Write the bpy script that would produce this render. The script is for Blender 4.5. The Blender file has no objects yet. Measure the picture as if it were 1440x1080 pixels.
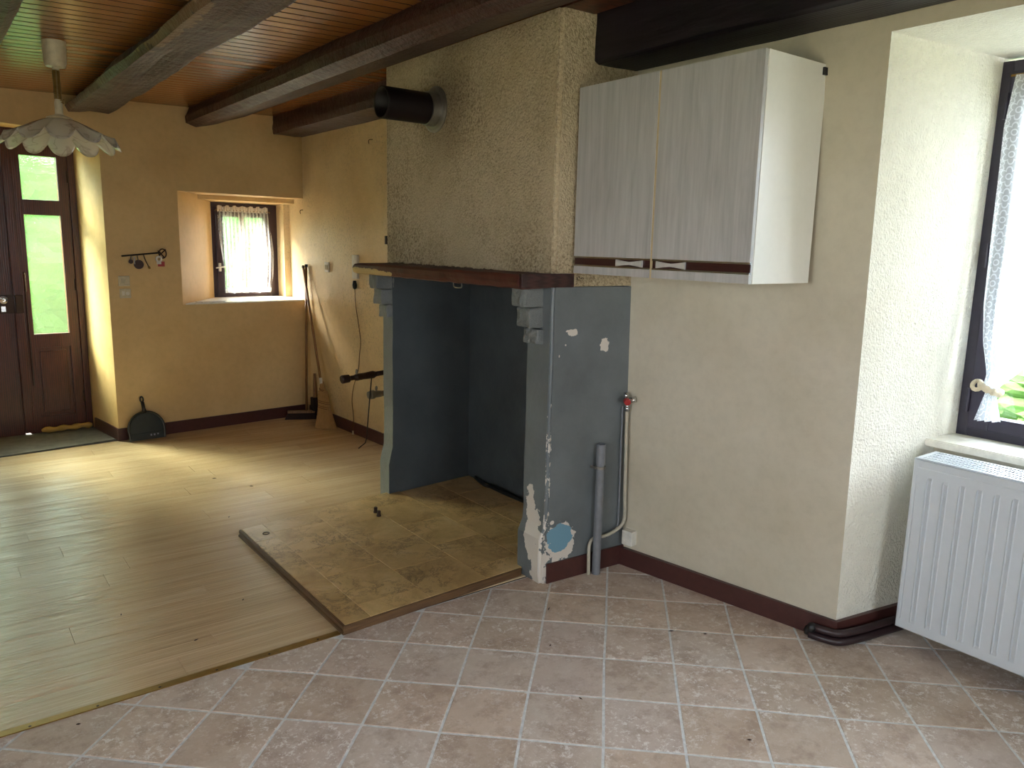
import bpy, bmesh, math, random
from mathutils import Vector, Matrix, noise as mnoise
random.seed(7)
COL = bpy.context.scene.collection
SC = bpy.context.scene
PI = math.pi

# ------------------------------------------------------------------ camera
cam_data = bpy.data.cameras.new('camera')
cam = bpy.data.objects.new('camera', cam_data); COL.objects.link(cam)
fw = Vector((0.5960811901932128, 0.7830807546097224, -0.17740278029870543))
rt = Vector((0.7979428430044693, -0.6023161794386721, 0.022415157468694658))
up = Vector((0.08929968642603321, 0.15491853261075406, 0.9838830287477994))
cam.matrix_world = Matrix(((rt.x, up.x, -fw.x, 0), (rt.y, up.y, -fw.y, 0), (rt.z, up.z, -fw.z, 1.6), (0, 0, 0, 1)))
cam_data.sensor_width = 36.0
cam_data.lens = 36.0 * 1087.1 / 1440.0
cam_data.clip_start = 0.02
SC.camera = cam

# ------------------------------------------------------------------ sky and exposure
world = bpy.data.worlds.new('overcast_sky'); SC.world = world
world.use_nodes = True
wt = world.node_tree
bgn = wt.nodes['Background']
geo = wt.nodes.new('ShaderNodeTexCoord')
sep = wt.nodes.new('ShaderNodeSeparateXYZ')
wr = wt.nodes.new('ShaderNodeValToRGB')
wr.color_ramp.elements[0].position = 0.0; wr.color_ramp.elements[0].color = (0.84, 0.91, 0.98, 1)
wr.color_ramp.elements[1].position = 1.0; wr.color_ramp.elements[1].color = (0.72, 0.85, 1.0, 1)
wt.links.new(geo.outputs['Generated'], sep.inputs[0])
wt.links.new(sep.outputs['Z'], wr.inputs[0])
wt.links.new(wr.outputs[0], bgn.inputs['Color'])
bgn.inputs['Strength'].default_value = 16.0
sun = bpy.data.lights.new('hazy_sun', 'SUN'); sun.energy = 62.0; sun.angle = 0.6; sun.color = (1.0, 0.91, 0.80)
sun_o = bpy.data.objects.new('hazy_sun', sun); COL.objects.link(sun_o)
sun_o.rotation_euler = Vector((0.50, -0.62, -0.62)).to_track_quat('-Z', 'Y').to_euler()
SC.view_settings.view_transform = 'Standard'
SC.view_settings.look = 'None'
SC.view_settings.gamma = 1.0
SC.view_settings.use_curve_mapping = False
SC.view_settings.exposure = 0.50

def portal(name, loc, direction, sx, sy):
    # guides the daylight sampling through a window or door opening; gives off no light itself
    l = bpy.data.lights.new(name, 'AREA'); l.shape = 'RECTANGLE'; l.size = sx; l.size_y = sy
    l.cycles.is_portal = True
    o = bpy.data.objects.new(name, l); COL.objects.link(o)
    o.location = loc
    o.rotation_euler = Vector(direction).to_track_quat('-Z', 'Z').to_euler()
portal('window_daylight_portal', (2.42, 7.50, 1.48), (0, -1, 0), 0.7, 0.95)
portal('door_daylight_portal', (0.42, 7.50, 1.5), (0, -1, 0), 1.5, 2.2)
portal('window_daylight_portal', (3.72, 0.85, 1.6), (-1, 0, 0), 1.3, 1.7)
portal('window_daylight_portal', (-1.92, 0.3, 1.5), (1, 0, 0), 1.7, 1.3)  # portal of the added left window
portal('window_daylight_portal', (0.95, -2.78, 1.5), (0, 1, 0), 1.3, 1.2)  # portal of the added near window

# ------------------------------------------------------------------ material helpers
def lin(r, g, b):
    f = lambda v: (v / 255 / 12.92) if v / 255 <= 0.04045 else ((v / 255 + 0.055) / 1.055) ** 2.4
    return (f(r), f(g), f(b), 1.0)

class Mat:
    def __init__(s, name, color=(0.8, 0.8, 0.8, 1), rough=0.6, metal=0.0, spec=0.5):
        s.m = bpy.data.materials.new(name); s.m.use_nodes = True
        s.t = s.m.node_tree; s.b = s.t.nodes['Principled BSDF']
        s.b.inputs['Base Color'].default_value = color
        s.b.inputs['Roughness'].default_value = rough
        s.b.inputs['Metallic'].default_value = metal
        s.b.inputs['Specular IOR Level'].default_value = spec
        tc = s.t.nodes.new('ShaderNodeTexCoord'); s.P = tc.outputs['Object']
        s._oi = None; s._n = None
    def n(s, typ): return s.t.nodes.new(typ)
    def put(s, inp, v):
        if isinstance(v, bpy.types.NodeSocket): s.t.links.new(v, inp)
        else: inp.default_value = v
    def rnd(s):
        if not s._oi: s._oi = s.n('ShaderNodeObjectInfo')
        return s._oi.outputs['Random']
    def vmath(s, op, a, b=None):
        k = s.n('ShaderNodeVectorMath'); k.operation = op; s.put(k.inputs[0], a)
        if b is not None: s.put(k.inputs[1], b)
        return k.outputs['Value'] if op in ('LENGTH', 'DISTANCE') else k.outputs['Vector']
    def math(s, op, a, b=0.0, clamp=False):
        k = s.n('ShaderNodeMath'); k.operation = op; k.use_clamp = clamp
        s.put(k.inputs[0], a); s.put(k.inputs[1], b); return k.outputs[0]
    def scaled(s, sc, vec=None, rot=(0, 0, 0)):
        k = s.n('ShaderNodeMapping'); s.put(k.inputs['Vector'], vec or s.P)
        k.inputs['Scale'].default_value = sc; k.inputs['Rotation'].default_value = rot
        return k.outputs[0]
    def offset(s, amt=37.0, vec=None):
        k = s.math('MULTIPLY', s.rnd(), amt)
        c = s.n('ShaderNodeCombineXYZ'); s.put(c.inputs[0], k); s.put(c.inputs[1], k); s.put(c.inputs[2], k)
        return s.vmath('ADD', vec or s.P, c.outputs[0])
    def noise(s, scale, detail=4, rough=0.6, vec=None, dist=0.0):
        k = s.n('ShaderNodeTexNoise'); s.put(k.inputs['Vector'], vec or s.P)
        k.inputs['Scale'].default_value = scale; k.inputs['Detail'].default_value = detail
        k.inputs['Roughness'].default_value = rough; k.inputs['Distortion'].default_value = dist
        return k.outputs[0]
    def wave(s, scale, dist, detail=3, dscale=1.0, vec=None, direction='X', kind='BANDS'):
        k = s.n('ShaderNodeTexWave'); s.put(k.inputs['Vector'], vec or s.P); k.wave_type = kind
        if kind == 'BANDS': k.bands_direction = direction
        k.inputs['Scale'].default_value = scale; k.inputs['Distortion'].default_value = dist
        k.inputs['Detail'].default_value = detail; k.inputs['Detail Scale'].default_value = dscale
        return k.outputs['Fac']
    def voronoi(s, scale, vec=None, feature='F1', rnd=1.0):
        k = s.n('ShaderNodeTexVoronoi'); s.put(k.inputs['Vector'], vec or s.P); k.feature = feature
        k.inputs['Scale'].default_value = scale; k.inputs['Randomness'].default_value = rnd
        return k.outputs['Distance']
    def ramp(s, fac, stops):
        k = s.n('ShaderNodeValToRGB'); s.put(k.inputs[0], fac); e = k.color_ramp.elements
        while len(e) < len(stops): e.new(0.5)
        for el, (p, c) in zip(e, stops):
            el.position = p; el.color = c if not isinstance(c, (int, float)) else (c, c, c, 1)
        return k.outputs[0]
    def mix(s, fac, a, b, mode='MIX'):
        k = s.n('ShaderNodeMix'); k.data_type = 'RGBA'; k.blend_type = mode
        s.put(k.inputs[0], fac); s.put(k.inputs[6], a); s.put(k.inputs[7], b); return k.outputs[2]
    def blob(s, c, r, amt=0.5, scale=20.0):
        d = s.vmath('SUBTRACT', s.P, c); d = s.vmath('DIVIDE', d, r); l = s.vmath('LENGTH', d)
        nz = s.math('MULTIPLY', s.math('SUBTRACT', s.noise(scale, 3), 0.5), amt * 2)
        return s.math('LESS_THAN', s.math('ADD', l, nz), 1.0)
    def bump(s, h, strength=0.3, dist=0.01):
        k = s.n('ShaderNodeBump'); s.put(k.inputs['Height'], h)
        k.inputs['Strength'].default_value = strength; k.inputs['Distance'].default_value = dist
        if s._n: s.t.links.new(s._n, k.inputs['Normal'])
        s._n = k.outputs[0]; s.t.links.new(s._n, s.b.inputs['Normal']); return s
    def color(s, v): s.put(s.b.inputs['Base Color'], v); return s
    def rough(s, v): s.put(s.b.inputs['Roughness'], v); return s

def plain(name, rgb, rough=0.5, metal=0.0, spec=0.5, var=0.06, scale=30):
    m = Mat(name, lin(*rgb), rough, metal, spec)
    c = lin(*rgb); d = tuple(x * (1 - 3 * var) for x in c[:3]) + (1,)
    m.color(m.ramp(m.noise(scale, 4), [(0.3, d), (0.65, c)]))
    return m

# plaster of the walls
def plaster(name, rgb, dark, grain=60, strength=0.25, soot=None, fine=160, rough=0.85, spec=0.25):
    m = Mat(name, rough=rough, spec=spec)
    base = m.ramp(m.noise(1.6, 5, 0.6), [(0.3, lin(*dark)), (0.62, lin(*rgb))])
    base = m.mix(m.ramp(m.noise(24, 3), [(0.42, 0.0), (0.8, 0.14)]), base, lin(*[v * 0.72 for v in dark]))
    if soot: base = soot(m, base)
    m.color(base)
    m.bump(m.noise(grain, 3, 0.6), strength, 0.006)
    m.bump(m.noise(fine, 2, 0.5), strength * 0.7, 0.003)
    if strength > 0.8: m.bump(m.noise(95, 2, 0.5), 0.9, 0.010)
    m.bump(m.noise(2.5, 3), 0.25, 0.05)
    return m.m
def dirt_far(m, base):
    # greasy specks on the wall beside the fireplace
    k = m.ramp(m.noise(70, 4, 0.7), [(0.52, 0.0), (0.62, 1.0)])
    area = m.ramp(m.noise(2.2, 3), [(0.45, 0.0), (0.62, 0.40)])
    return m.mix(m.math('MULTIPLY', k, area), base, lin(112, 94, 66))
M_BACK = plaster('cream_plaster_smooth', (214, 184, 132), (198, 166, 114), 45, 0.12, None, 160, 0.6, 0.35)
M_FAR = plaster('cream_plaster_speckled', (226, 204, 158), (208, 182, 132), 55, 0.45, dirt_far, 160, 0.36, 0.65)
M_NEAR = plaster('beige_plaster', (198, 190, 170), (184, 175, 153), 60, 0.12)
M_REVEAL = plaster('rough_white_cream_plaster', (236, 232, 218), (228, 223, 206), 75, 1.0, None, 120)
def soot_hood(m, base):
    k = m.ramp(m.noise(75, 4, 0.75), [(0.46, 0.0), (0.6, 1.0)])
    area = m.ramp(m.noise(1.9, 3, vec=m.scaled((1, 1, 0.8))), [(0.35, 0.1), (0.65, 0.75)])
    b = m.mix(m.math('MULTIPLY', k, area), base, lin(92, 74, 46))
    line = m.blob((2.2, 3.9, 1.46), (0.4, 1.3, 0.020), 0.7, 30)
    b = m.mix(m.math('MULTIPLY', line, 0.85), b, lin(58, 42, 28))
    halo = m.ramp(m.vmath('LENGTH', m.vmath('SUBTRACT', m.P, (2.25, 3.60, 2.28))), [(0.12, 0.45), (0.30, 0.0)])
    return m.mix(halo, b, lin(96, 78, 56))
M_HOOD = plaster('rough_stained_plaster', (196, 180, 150), (172, 155, 122), 55, 0.9, soot_hood, 110)

# grey blue paint of the fireplace
def fire_paint(name, rgb, rough=0.45, chips=False, stone=0.0):
    m = Mat(name, rough=rough)
    c = lin(*rgb); d = lin(*[v * 0.84 for v in rgb])
    base = m.ramp(m.noise(3.5, 5), [(0.3, d), (0.65, c)])
    if chips:
        pale = lin(206, 198, 186)
        for ce, ra in (((2.372, 2.665, 1.206), (0.03, 0.2, 0.016)), ((2.352, 2.665, 1.214), (0.022, 0.2, 0.006)), ((2.57, 2.655, 1.142), (0.028, 0.2, 0.032)),
                       ((2.335, 2.668, 1.150), (0.004, 0.2, 0.004)), ((2.30, 2.668, 1.10), (0.003, 0.2, 0.006)), ((2.29, 2.67, 0.30), (0.012, 0.2, 0.010))):
            base = m.mix(m.blob(ce, ra, 0.7, 45), base, pale)
        base = m.mix(m.blob((2.345, 2.668, 0.195), (0.085, 0.2, 0.095), 0.55, 24), base, pale)
        base = m.mix(m.blob((2.335, 2.668, 0.215), (0.078, 0.2, 0.070), 0.3, 20), base, lin(108, 148, 166))
        # flaking along the front corner
        edge = m.blob((2.23, 2.672, 0.60), (0.04, 0.018, 0.66), 0.4, 20)
        fl = m.ramp(m.noise(38, 4, 0.7, vec=m.scaled((1, 1, 0.45))), [(0.52, 0.0), (0.53, 1.0)])
        base = m.mix(m.math('MULTIPLY', edge, fl), base, pale)
        base = m.mix(m.blob((2.20, 2.745, 0.24), (0.08, 0.062, 0.13), 0.75, 16), base, pale)
        base = m.mix(m.blob((2.22, 2.70, 0.08), (0.1, 0.04, 0.13), 0.9, 22), base, pale)
        base = m.mix(m.blob((2.22, 2.79, 0.37), (0.1, 0.035, 0.09), 0.9, 30), base, pale)
    m.color(base)
    m.bump(m.noise(7, 4), 0.35, 0.02)
    if stone: m.bump(m.noise(70, 4, 0.7), stone, 0.008)
    return m.m
M_GREY = fire_paint('grey_blue_gloss_paint', (106, 112, 113), 0.42, True)
M_GREYD = fire_paint('dark_blue_grey_paint', (78, 84, 86), 0.5)  # inner faces: shade inside the opening put into the paint colour
M_GREYS = fire_paint('grey_painted_rough_stone', (122, 125, 122), 0.5, False, 1.0)

# woods
def wood(name, c1, c2, scale, stretch, rough=0.45, bump=0.3, dist=5.0, rings=0.5, vary=0.0):
    m = Mat(name, rough=rough)
    v = m.scaled(stretch, m.offset(13.0) if vary else None)
    g = m.noise(scale, 6, 0.65, v, 0.15)
    w = m.wave(scale * 0.35, dist, 3, 1.2, v, 'X')
    f = m.mix(rings, g, w)
    col = m.ramp(f, [(0.25, lin(*c1)), (0.7, lin(*c2))])
    if vary:
        col = m.mix(m.math('MULTIPLY', m.rnd(), vary), col, lin(*[x * 0.7 for x in c1]))
    m.color(col); m.bump(f, bump, 0.004)
    return m
m = wood('dark_stained_beam_wood', (34, 18, 17), (80, 50, 46), 6, (5.0, 0.45, 5.0), 0.5, 1.0, 3, 0.15)
# pale worn arris on the middle beam
p = m.blob((0.965, 3.75, 2.50), (0.045, 0.55, 0.05), 0.9, 14)
m.color(m.mix(m.math('MULTIPLY', p, 0.7), m.b.inputs['Base Color'].links[0].from_socket, lin(128, 104, 76)))
m.bump(m.noise(9, 4, 0.7), 0.8, 0.03)
M_BEAM = m.m
M_BLACKBEAM = wood('near_black_beam_wood', (14, 10, 16), (30, 22, 30), 8, (6, 0.8, 6), 0.5, 0.6).m
M_PLANK = wood('varnished_ceiling_board', (144, 90, 46), (160, 104, 56), 5, (0.5, 12, 12), 0.24, 0.03, 4, 0.0, 0.3).m
M_GROOVE = plain('dark_dirt_in_groove', (22, 12, 7), 0.9).m  # groove sides painted dark for the shade of a deep narrow joint
M_TRIMB = wood('brown_stained_board', (58, 30, 20), (92, 52, 34), 9, (0.8, 8, 8), 0.4, 0.3).m
M_MANTEL = wood('red_brown_mantel_wood', (56, 24, 17), (92, 42, 30), 6, (7, 0.7, 7), 0.6, 0.4, 3, 0.1)
mm = M_MANTEL
edge = mm.blob((2.05, 4.18, 1.425), (0.12, 0.36, 0.022), 0.5, 26)
mm.color(mm.mix(edge, mm.b.inputs['Base Color'].links[0].from_socket, lin(186, 158, 104)))
edge2 = mm.blob((2.05, 3.5, 1.408), (0.12, 0.5, 0.005), 0.8, 40)
mm.color(mm.mix(m.math('MULTIPLY', 0.0, 0.0) if False else edge2, mm.b.inputs['Base Color'].links[0].from_socket, lin(130, 96, 74)))
M_MANTEL = mm.m
M_MANTEL2 = wood('dark_brown_mantel_return_wood', (38, 16, 16), (64, 34, 32), 12, (0.9, 7, 9), 0.35, 0.5).m
M_DOOR = wood('red_brown_door_wood', (46, 17, 9), (84, 36, 18), 8, (8, 8, 0.9), 0.32, 0.3, 4, 0.3).m
M_SKIRT = plain('dark_red_brown_paint', (74, 42, 38), 0.35).m
M_BOARD = Mat('light_oak_vinyl_board', rough=0.25)
m = M_BOARD
v = m.scaled((0.5, 26, 1), m.offset(11.0))
g = m.noise(5, 5, 0.6, v, 0.1); w = m.wave(1.8, 6, 3, 1.0, m.scaled((0.5, 6, 6), m.offset(11.0)), 'Y')
f = m.mix(0.35, g, m.noise(2.2, 3, 0.5, m.scaled((0.6, 3.5, 1), m.offset(11.0))))
col = m.ramp(f, [(0.3, lin(184, 156, 120)), (0.5, lin(208, 182, 146)), (0.7, lin(222, 200, 168))])
col = m.mix(m.math('MULTIPLY', m.rnd(), 0.22), col, lin(172, 144, 110))
m.color(col)
m.bump(m.noise(6, 4, 0.6, m.scaled((0.22, 10, 1)), 0.1), 0.6, 0.008)
m.bump(m.noise(2.5, 2, 0.5, m.scaled((0.28, 3.2, 1))), 0.6, 0.03)
M_BOARD = m.m

# floor tiles, grout, hearth tiles
m = Mat('worn_terracotta_tile', rough=0.55)
vo = m.offset(23.0)
base = m.ramp(m.noise(5, 6, 0.7, vo, 0.6), [(0.3, lin(170, 150, 134)), (0.5, lin(196, 178, 162)), (0.72, lin(210, 196, 182))])
tint = m.ramp(m.rnd(), [(0.0, lin(184, 170, 164)), (0.35, lin(208, 184, 162)), (0.7, lin(178, 158, 138)), (1.0, lin(198, 186, 176))])
base = m.mix(0.45, base, tint)
base = m.mix(m.ramp(m.noise(9, 5, 0.75, vo), [(0.48, 0.0), (0.62, 0.45)]), base, lin(142, 116, 98))
lime = m.ramp(m.noise(34, 7, 0.85, vo, 0.1), [(0.53, 0.0), (0.58, 1.0)])
area = m.ramp(m.noise(3.0, 3, 0.6, vo), [(0.42, 0.15), (0.62, 0.9)])
base = m.mix(m.math('MULTIPLY', lime, area), base, lin(228, 222, 216))
m.color(base)
m.bump(m.noise(20, 5, 0.7, vo), 0.35, 0.004)
M_TILE = m.m
m = plain('pale_grey_grout', (222, 222, 220), 0.8, 0, 0.3, 0.1, 40); m.bump(m.noise(60), 0.5, 0.003); M_GROUT = m.m
m = Mat('tan_marbled_hearth_tile', rough=0.33)
vo = m.offset(17.0)
base = m.ramp(m.noise(4, 6, 0.65, vo, 0.8), [(0.3, lin(170, 138, 88)), (0.55, lin(206, 174, 120)), (0.75, lin(218, 192, 146))])
vein = m.math('MULTIPLY', m.ramp(m.noise(8, 8, 0.8, vo, 0.6), [(0.455, 0.0), (0.48, 1.0), (0.505, 0.0)]), m.ramp(m.noise(3, 2, 0.5, vo), [(0.45, 0.15), (0.6, 1.0)]))
base = m.mix(vein, base, lin(74, 52, 30))
spk = m.ramp(m.noise(42, 3, 0.6, vo), [(0.70, 0.0), (0.74, 0.6)])
base = m.mix(spk, base, lin(60, 42, 26))
base = m.mix(m.math('MULTIPLY', m.rnd(), 0.2), base, lin(112, 84, 52))
m.color(base); m.bump(m.noise(9, 4), 0.25, 0.01)
M_HTILE = m.m
M_HEDGE = wood('worn_hearth_edging_wood', (74, 50, 32), (112, 84, 54), 6, (1.5, 1.5, 14), 0.45, 0.2, 3, 0.0).m
M_SLAB = plain('grey_stone_threshold', (104, 100, 92), 0.7, 0, 0.4, 0.12, 14).m

# metals, plastics, glass
M_BRASS = plain('worn_brass', (150, 118, 62), 0.4, 0.8).m
M_STEEL = plain('dull_steel', (150, 146, 138), 0.38, 0.85).m
M_CHROME = plain('chrome', (205, 205, 205), 0.2, 1.0).m
M_PULL = plain('bright_anodised_metal', (225, 225, 222), 0.3, 0.35).m
M_DARKMETAL = plain('dark_pipe_metal', (58, 40, 32), 0.45, 0.5).m
M_FLUE = plain('black_brown_enamel', (20, 10, 9), 0.5, 0.0, 0.3).m
M_BLACK = plain('black_plastic', (26, 26, 26), 0.4).m
M_DARKPIPE = plain('dark_painted_pipe', (46, 30, 32), 0.4).m
M_PVC = plain('grey_plastic_pipe', (118, 120, 124), 0.45).m
M_CREAMPIPE = plain('cream_painted_pipe', (186, 178, 158), 0.4).m
M_IVORY = plain('ivory_plastic', (206, 196, 166), 0.4).m
M_WHITEP = plain('white_plastic', (222, 218, 206), 0.35).m
M_RED = plain('red_plastic', (160, 30, 26), 0.4).m
M_DUST = plain('dark_green_grey_plastic', (44, 48, 42), 0.4).m
M_WFRAME = plain('dark_violet_brown_window_paint', (58, 40, 46), 0.35).m
M_WFRAME2 = plain('dark_blue_black_window_paint', (46, 42, 58), 0.35).m
M_SILL = plain('white_sill_paint', (232, 228, 214), 0.35).m
M_RAD = plain('white_radiator_enamel', (196, 201, 204), 0.28, 0, 0.5, 0.01).m
M_CABW = plain('white_laminate_edge', (226, 224, 216), 0.22, 0, 0.5, 0.01).m
M_CREAMEDGE = plain('cream_edging_strip', (206, 186, 146), 0.4).m
m = Mat('grey_ash_woodgrain_laminate', rough=0.3)
v = m.scaled((10, 10, 0.45))
f = m.mix(0.5, m.noise(7, 7, 0.7, v, 0.3), m.noise(2.2, 5, 0.6, m.scaled((6, 6, 0.6)), 1.5))
m.color(m.ramp(f, [(0.32, lin(160, 158, 156)), (0.5, lin(178, 176, 174)), (0.68, lin(194, 192, 190))]))
m.bump(f, 0.1, 0.002); M_ASH = m.m
M_STRIP = wood('brown_handle_strip', (34, 15, 15), (58, 30, 28), 10, (8, 1, 8), 0.3, 0.1).m
m = plain('straw', (176, 136, 82), 0.8); m.bump(m.wave(60, 2, 2, 1, m.scaled((1, 1, 0.08))), 0.6, 0.004); M_STRAW = m.m
M_STICK = wood('broomstick_wood', (104, 72, 40), (146, 106, 62), 12, (6, 6, 0.6), 0.5, 0.1).m
M_BRISTLE = plain('dark_brown_bristles', (40, 24, 18), 0.9).m
M_STRING = plain('dark_red_string', (92, 40, 24), 0.8).m
M_CLOTH = plain('mustard_cloth', (176, 142, 72), 0.9).m
M_PAPER = plain('white_paper', (220, 216, 206), 0.7).m
m = plain('wool_ruffle', (226, 212, 184), 0.95); m.bump(m.noise(180, 3), 0.9, 0.006); M_WOOL = m.m
M_LEAF = plain('hedge_leaves', (66, 104, 50), 0.7, 0, 0.2, 0.06, 3).m
M_GRASS = plain('grass_green', (158, 160, 134), 0.9, 0, 0.2, 0.1, 2).m
M_STONEOUT = plain('outside_stone', (150, 140, 124), 0.9).m

def glass(name, tint=(1, 1, 1, 1), gloss=0.06, rough=0.02):
    m = bpy.data.materials.new(name); m.use_nodes = True; t = m.node_tree; t.nodes.clear()
    o = t.nodes.new('ShaderNodeOutputMaterial'); a = t.nodes.new('ShaderNodeBsdfTransparent'); a.inputs[0].default_value = tint
    g = t.nodes.new('ShaderNodeBsdfGlossy'); g.inputs['Roughness'].default_value = rough
    x = t.nodes.new('ShaderNodeMixShader'); x.inputs[0].default_value = gloss
    t.links.new(a.outputs[0], x.inputs[1]); t.links.new(g.outputs[0], x.inputs[2]); t.links.new(x.outputs[0], o.inputs[0])
    return m
M_GLASS = glass('clear_window_glass')
def sheer(name, alpha_fn, color, trans=0.55, base_alpha=0.5):
    # thin cloth: part see-through, part scattering light to both sides
    M = Mat(name); t = M.t; t.nodes.remove(M.b)
    o = [n for n in t.nodes if n.type == 'OUTPUT_MATERIAL'][0]
    tr = t.nodes.new('ShaderNodeBsdfTransparent'); tl = t.nodes.new('ShaderNodeBsdfTranslucent'); df = t.nodes.new('ShaderNodeBsdfDiffuse')
    tl.inputs[0].default_value = color; df.inputs[0].default_value = color
    mx = t.nodes.new('ShaderNodeMixShader'); mx.inputs[0].default_value = trans
    t.links.new(df.outputs[0], mx.inputs[1]); t.links.new(tl.outputs[0], mx.inputs[2])
    m2 = t.nodes.new('ShaderNodeMixShader'); M.put(m2.inputs[0], alpha_fn(M))
    t.links.new(tr.outputs[0], m2.inputs[1]); t.links.new(mx.outputs[0], m2.inputs[2]); t.links.new(m2.outputs[0], o.inputs[0])
    return M.m
def al_sheer(M):
    w = M.wave(9, 1.5, 2, 1, M.scaled((1, 1, 0.05)), 'X')
    a = M.ramp(w, [(0.2, 0.12), (0.8, 0.42)])
    s = M.ramp(M.noise(120, 2, 0.5), [(0.4, -0.0), (0.6, 0.15)])
    return M.math('ADD', a, s, True)
M_SHEER = sheer('white_sheer_curtain', al_sheer, (0.93, 0.94, 0.92, 1))
def al_hem(M): return M.ramp(M.wave(14, 2, 2, 1, M.scaled((1, 1, 0.1)), 'X'), [(0.2, 0.75), (0.8, 0.95)])
M_HEM = sheer('white_curtain_gathered_edge', al_hem, (0.90, 0.86, 0.80, 1), 0.35)
def al_lace(M):
    # net ground with rings and six petal flowers worked in thicker thread
    uv = M.n('ShaderNodeUVMap').outputs[0]
    def flower(cell_u, cell_v, off, R):
        v = M.vmath('MULTIPLY', uv, (1 / cell_u, 1 / cell_v, 0)); v = M.vmath('ADD', v, (off[0], off[1], 0))
        fr = M.vmath('FRACTION', v); fr = M.vmath('SUBTRACT', fr, (0.5, 0.5, 0)); fr = M.vmath('MULTIPLY', fr, (cell_u, cell_v, 0))
        sp = M.n('ShaderNodeSeparateXYZ'); M.put(sp.inputs[0], fr)
        ang = M.math('ARCTAN2', sp.outputs[1], sp.outputs[0]); rad = M.vmath('LENGTH', fr)
        pet = M.math('MULTIPLY', M.math('ABSOLUTE', M.math('SINE', M.math('MULTIPLY', ang, 3.0))), R * 0.42)
        outl = M.math('ABSOLUTE', M.math('SUBTRACT', rad, M.math('ADD', pet, R * 0.62)))
        ring = M.math('ABSOLUTE', M.math('SUBTRACT', rad, R * 0.3))
        return M.math('MAXIMUM', M.math('LESS_THAN', outl, R * 0.10), M.math('LESS_THAN', ring, R * 0.07))
    a = flower(0.09, 0.085, (0.0, 0.0), 0.036); b = flower(0.09, 0.085, (0.5, 0.5), 0.024)
    thread = M.math('MAXIMUM', a, b)
    return M.math('ADD', M.math('MULTIPLY', thread, 0.30), 0.62, True)
M_LACE = sheer('white_flower_lace', al_lace, (0.90, 0.93, 0.97, 1), 0.6)
def frosted(name, tint, bumpscale):
    m = bpy.data.materials.new(name); m.use_nodes = True; t = m.node_tree; t.nodes.clear()
    o = t.nodes.new('ShaderNodeOutputMaterial')
    a = t.nodes.new('ShaderNodeBsdfTransparent'); a.inputs[0].default_value = tint
    b = t.nodes.new('ShaderNodeBsdfTranslucent'); b.inputs[0].default_value = tint
    c = t.nodes.new('ShaderNodeBsdfRefraction'); c.inputs[0].default_value = tint; c.inputs['Roughness'].default_value = 0.22; c.inputs['IOR'].default_value = 1.15
    nz = t.nodes.new('ShaderNodeTexVoronoi'); nz.inputs['Scale'].default_value = bumpscale
    tc = t.nodes.new('ShaderNodeTexCoord'); bp = t.nodes.new('ShaderNodeBump'); bp.inputs['Strength'].default_value = 0.6; bp.inputs['Distance'].default_value = 0.01
    t.links.new(tc.outputs['Object'], nz.inputs['Vector']); t.links.new(nz.outputs['Distance'], bp.inputs['Height']); t.links.new(bp.outputs[0], c.inputs['Normal'])
    g = t.nodes.new('ShaderNodeBsdfGlossy'); g.inputs['Roughness'].default_value = 0.15; t.links.new(bp.outputs[0], g.inputs['Normal'])
    m1 = t.nodes.new('ShaderNodeMixShader'); m1.inputs[0].default_value = 0.97; t.links.new(b.outputs[0], m1.inputs[1]); t.links.new(c.outputs[0], m1.inputs[2])
    m2 = t.nodes.new('ShaderNodeMixShader'); m2.inputs[0].default_value = 0.35; t.links.new(a.outputs[0], m2.inputs[1]); t.links.new(m1.outputs[0], m2.inputs[2])
    m3 = t.nodes.new('ShaderNodeMixShader'); m3.inputs[0].default_value = 0.05; t.links.new(m2.outputs[0], m3.inputs[1]); t.links.new(g.outputs[0], m3.inputs[2])
    t.links.new(m3.outputs[0], o.inputs[0]); return m
M_FROST = frosted('frosted_door_glass', (0.88, 0.95, 0.84, 1), 90)
# lamp shade: satin glass with darker flower outlines
m = Mat('satin_white_lamp_glass', (0.80, 0.79, 0.74, 1), 0.15)
m.b.inputs['Transmission Weight'].default_value = 0.55
m.color(m.ramp(m.noise(11, 2, 0.4, None, 0.6), [(0.45, (0.92, 0.90, 0.84, 1)), (0.48, (0.66, 0.63, 0.58, 1)), (0.51, (0.92, 0.90, 0.84, 1))]))
M_SHADE = m.m

# ------------------------------------------------------------------ geometry helpers
def link(o, parent=None):
    COL.objects.link(o)
    if parent: o.parent = parent
    return o
def tag(o, label=None, cat=None, group=None, kind=None):
    if label: o['label'] = label
    if cat: o['category'] = cat
    if group: o['group'] = group
    if kind: o['kind'] = kind
    return o
def obj(name, bm, mat, parent=None, smooth=False, kind=None, label=None, recalc=True):
    if recalc: bmesh.ops.recalc_face_normals(bm, faces=bm.faces)
    me = bpy.data.meshes.new(name); bm.to_mesh(me); bm.free()
    if smooth:
        for p in me.polygons: p.use_smooth = True
    for k in (mat if isinstance(mat, (list, tuple)) else [mat]): me.materials.append(k)
    o = bpy.data.objects.new(name, me); link(o, parent)
    if parent is not None and parent.type == 'EMPTY':
        o.matrix_parent_inverse = Matrix.Translation(-parent.location)
    if kind: o['kind'] = kind
    if label: o['label'] = label
    return o
def thing(name, label, cat, loc=(0, 0, 0), group=None):
    o = bpy.data.objects.new(name, None); o.location = loc; o.empty_display_size = 0.1
    COL.objects.link(o); return tag(o, label, cat, group)
def new(): return bmesh.new()
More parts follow.
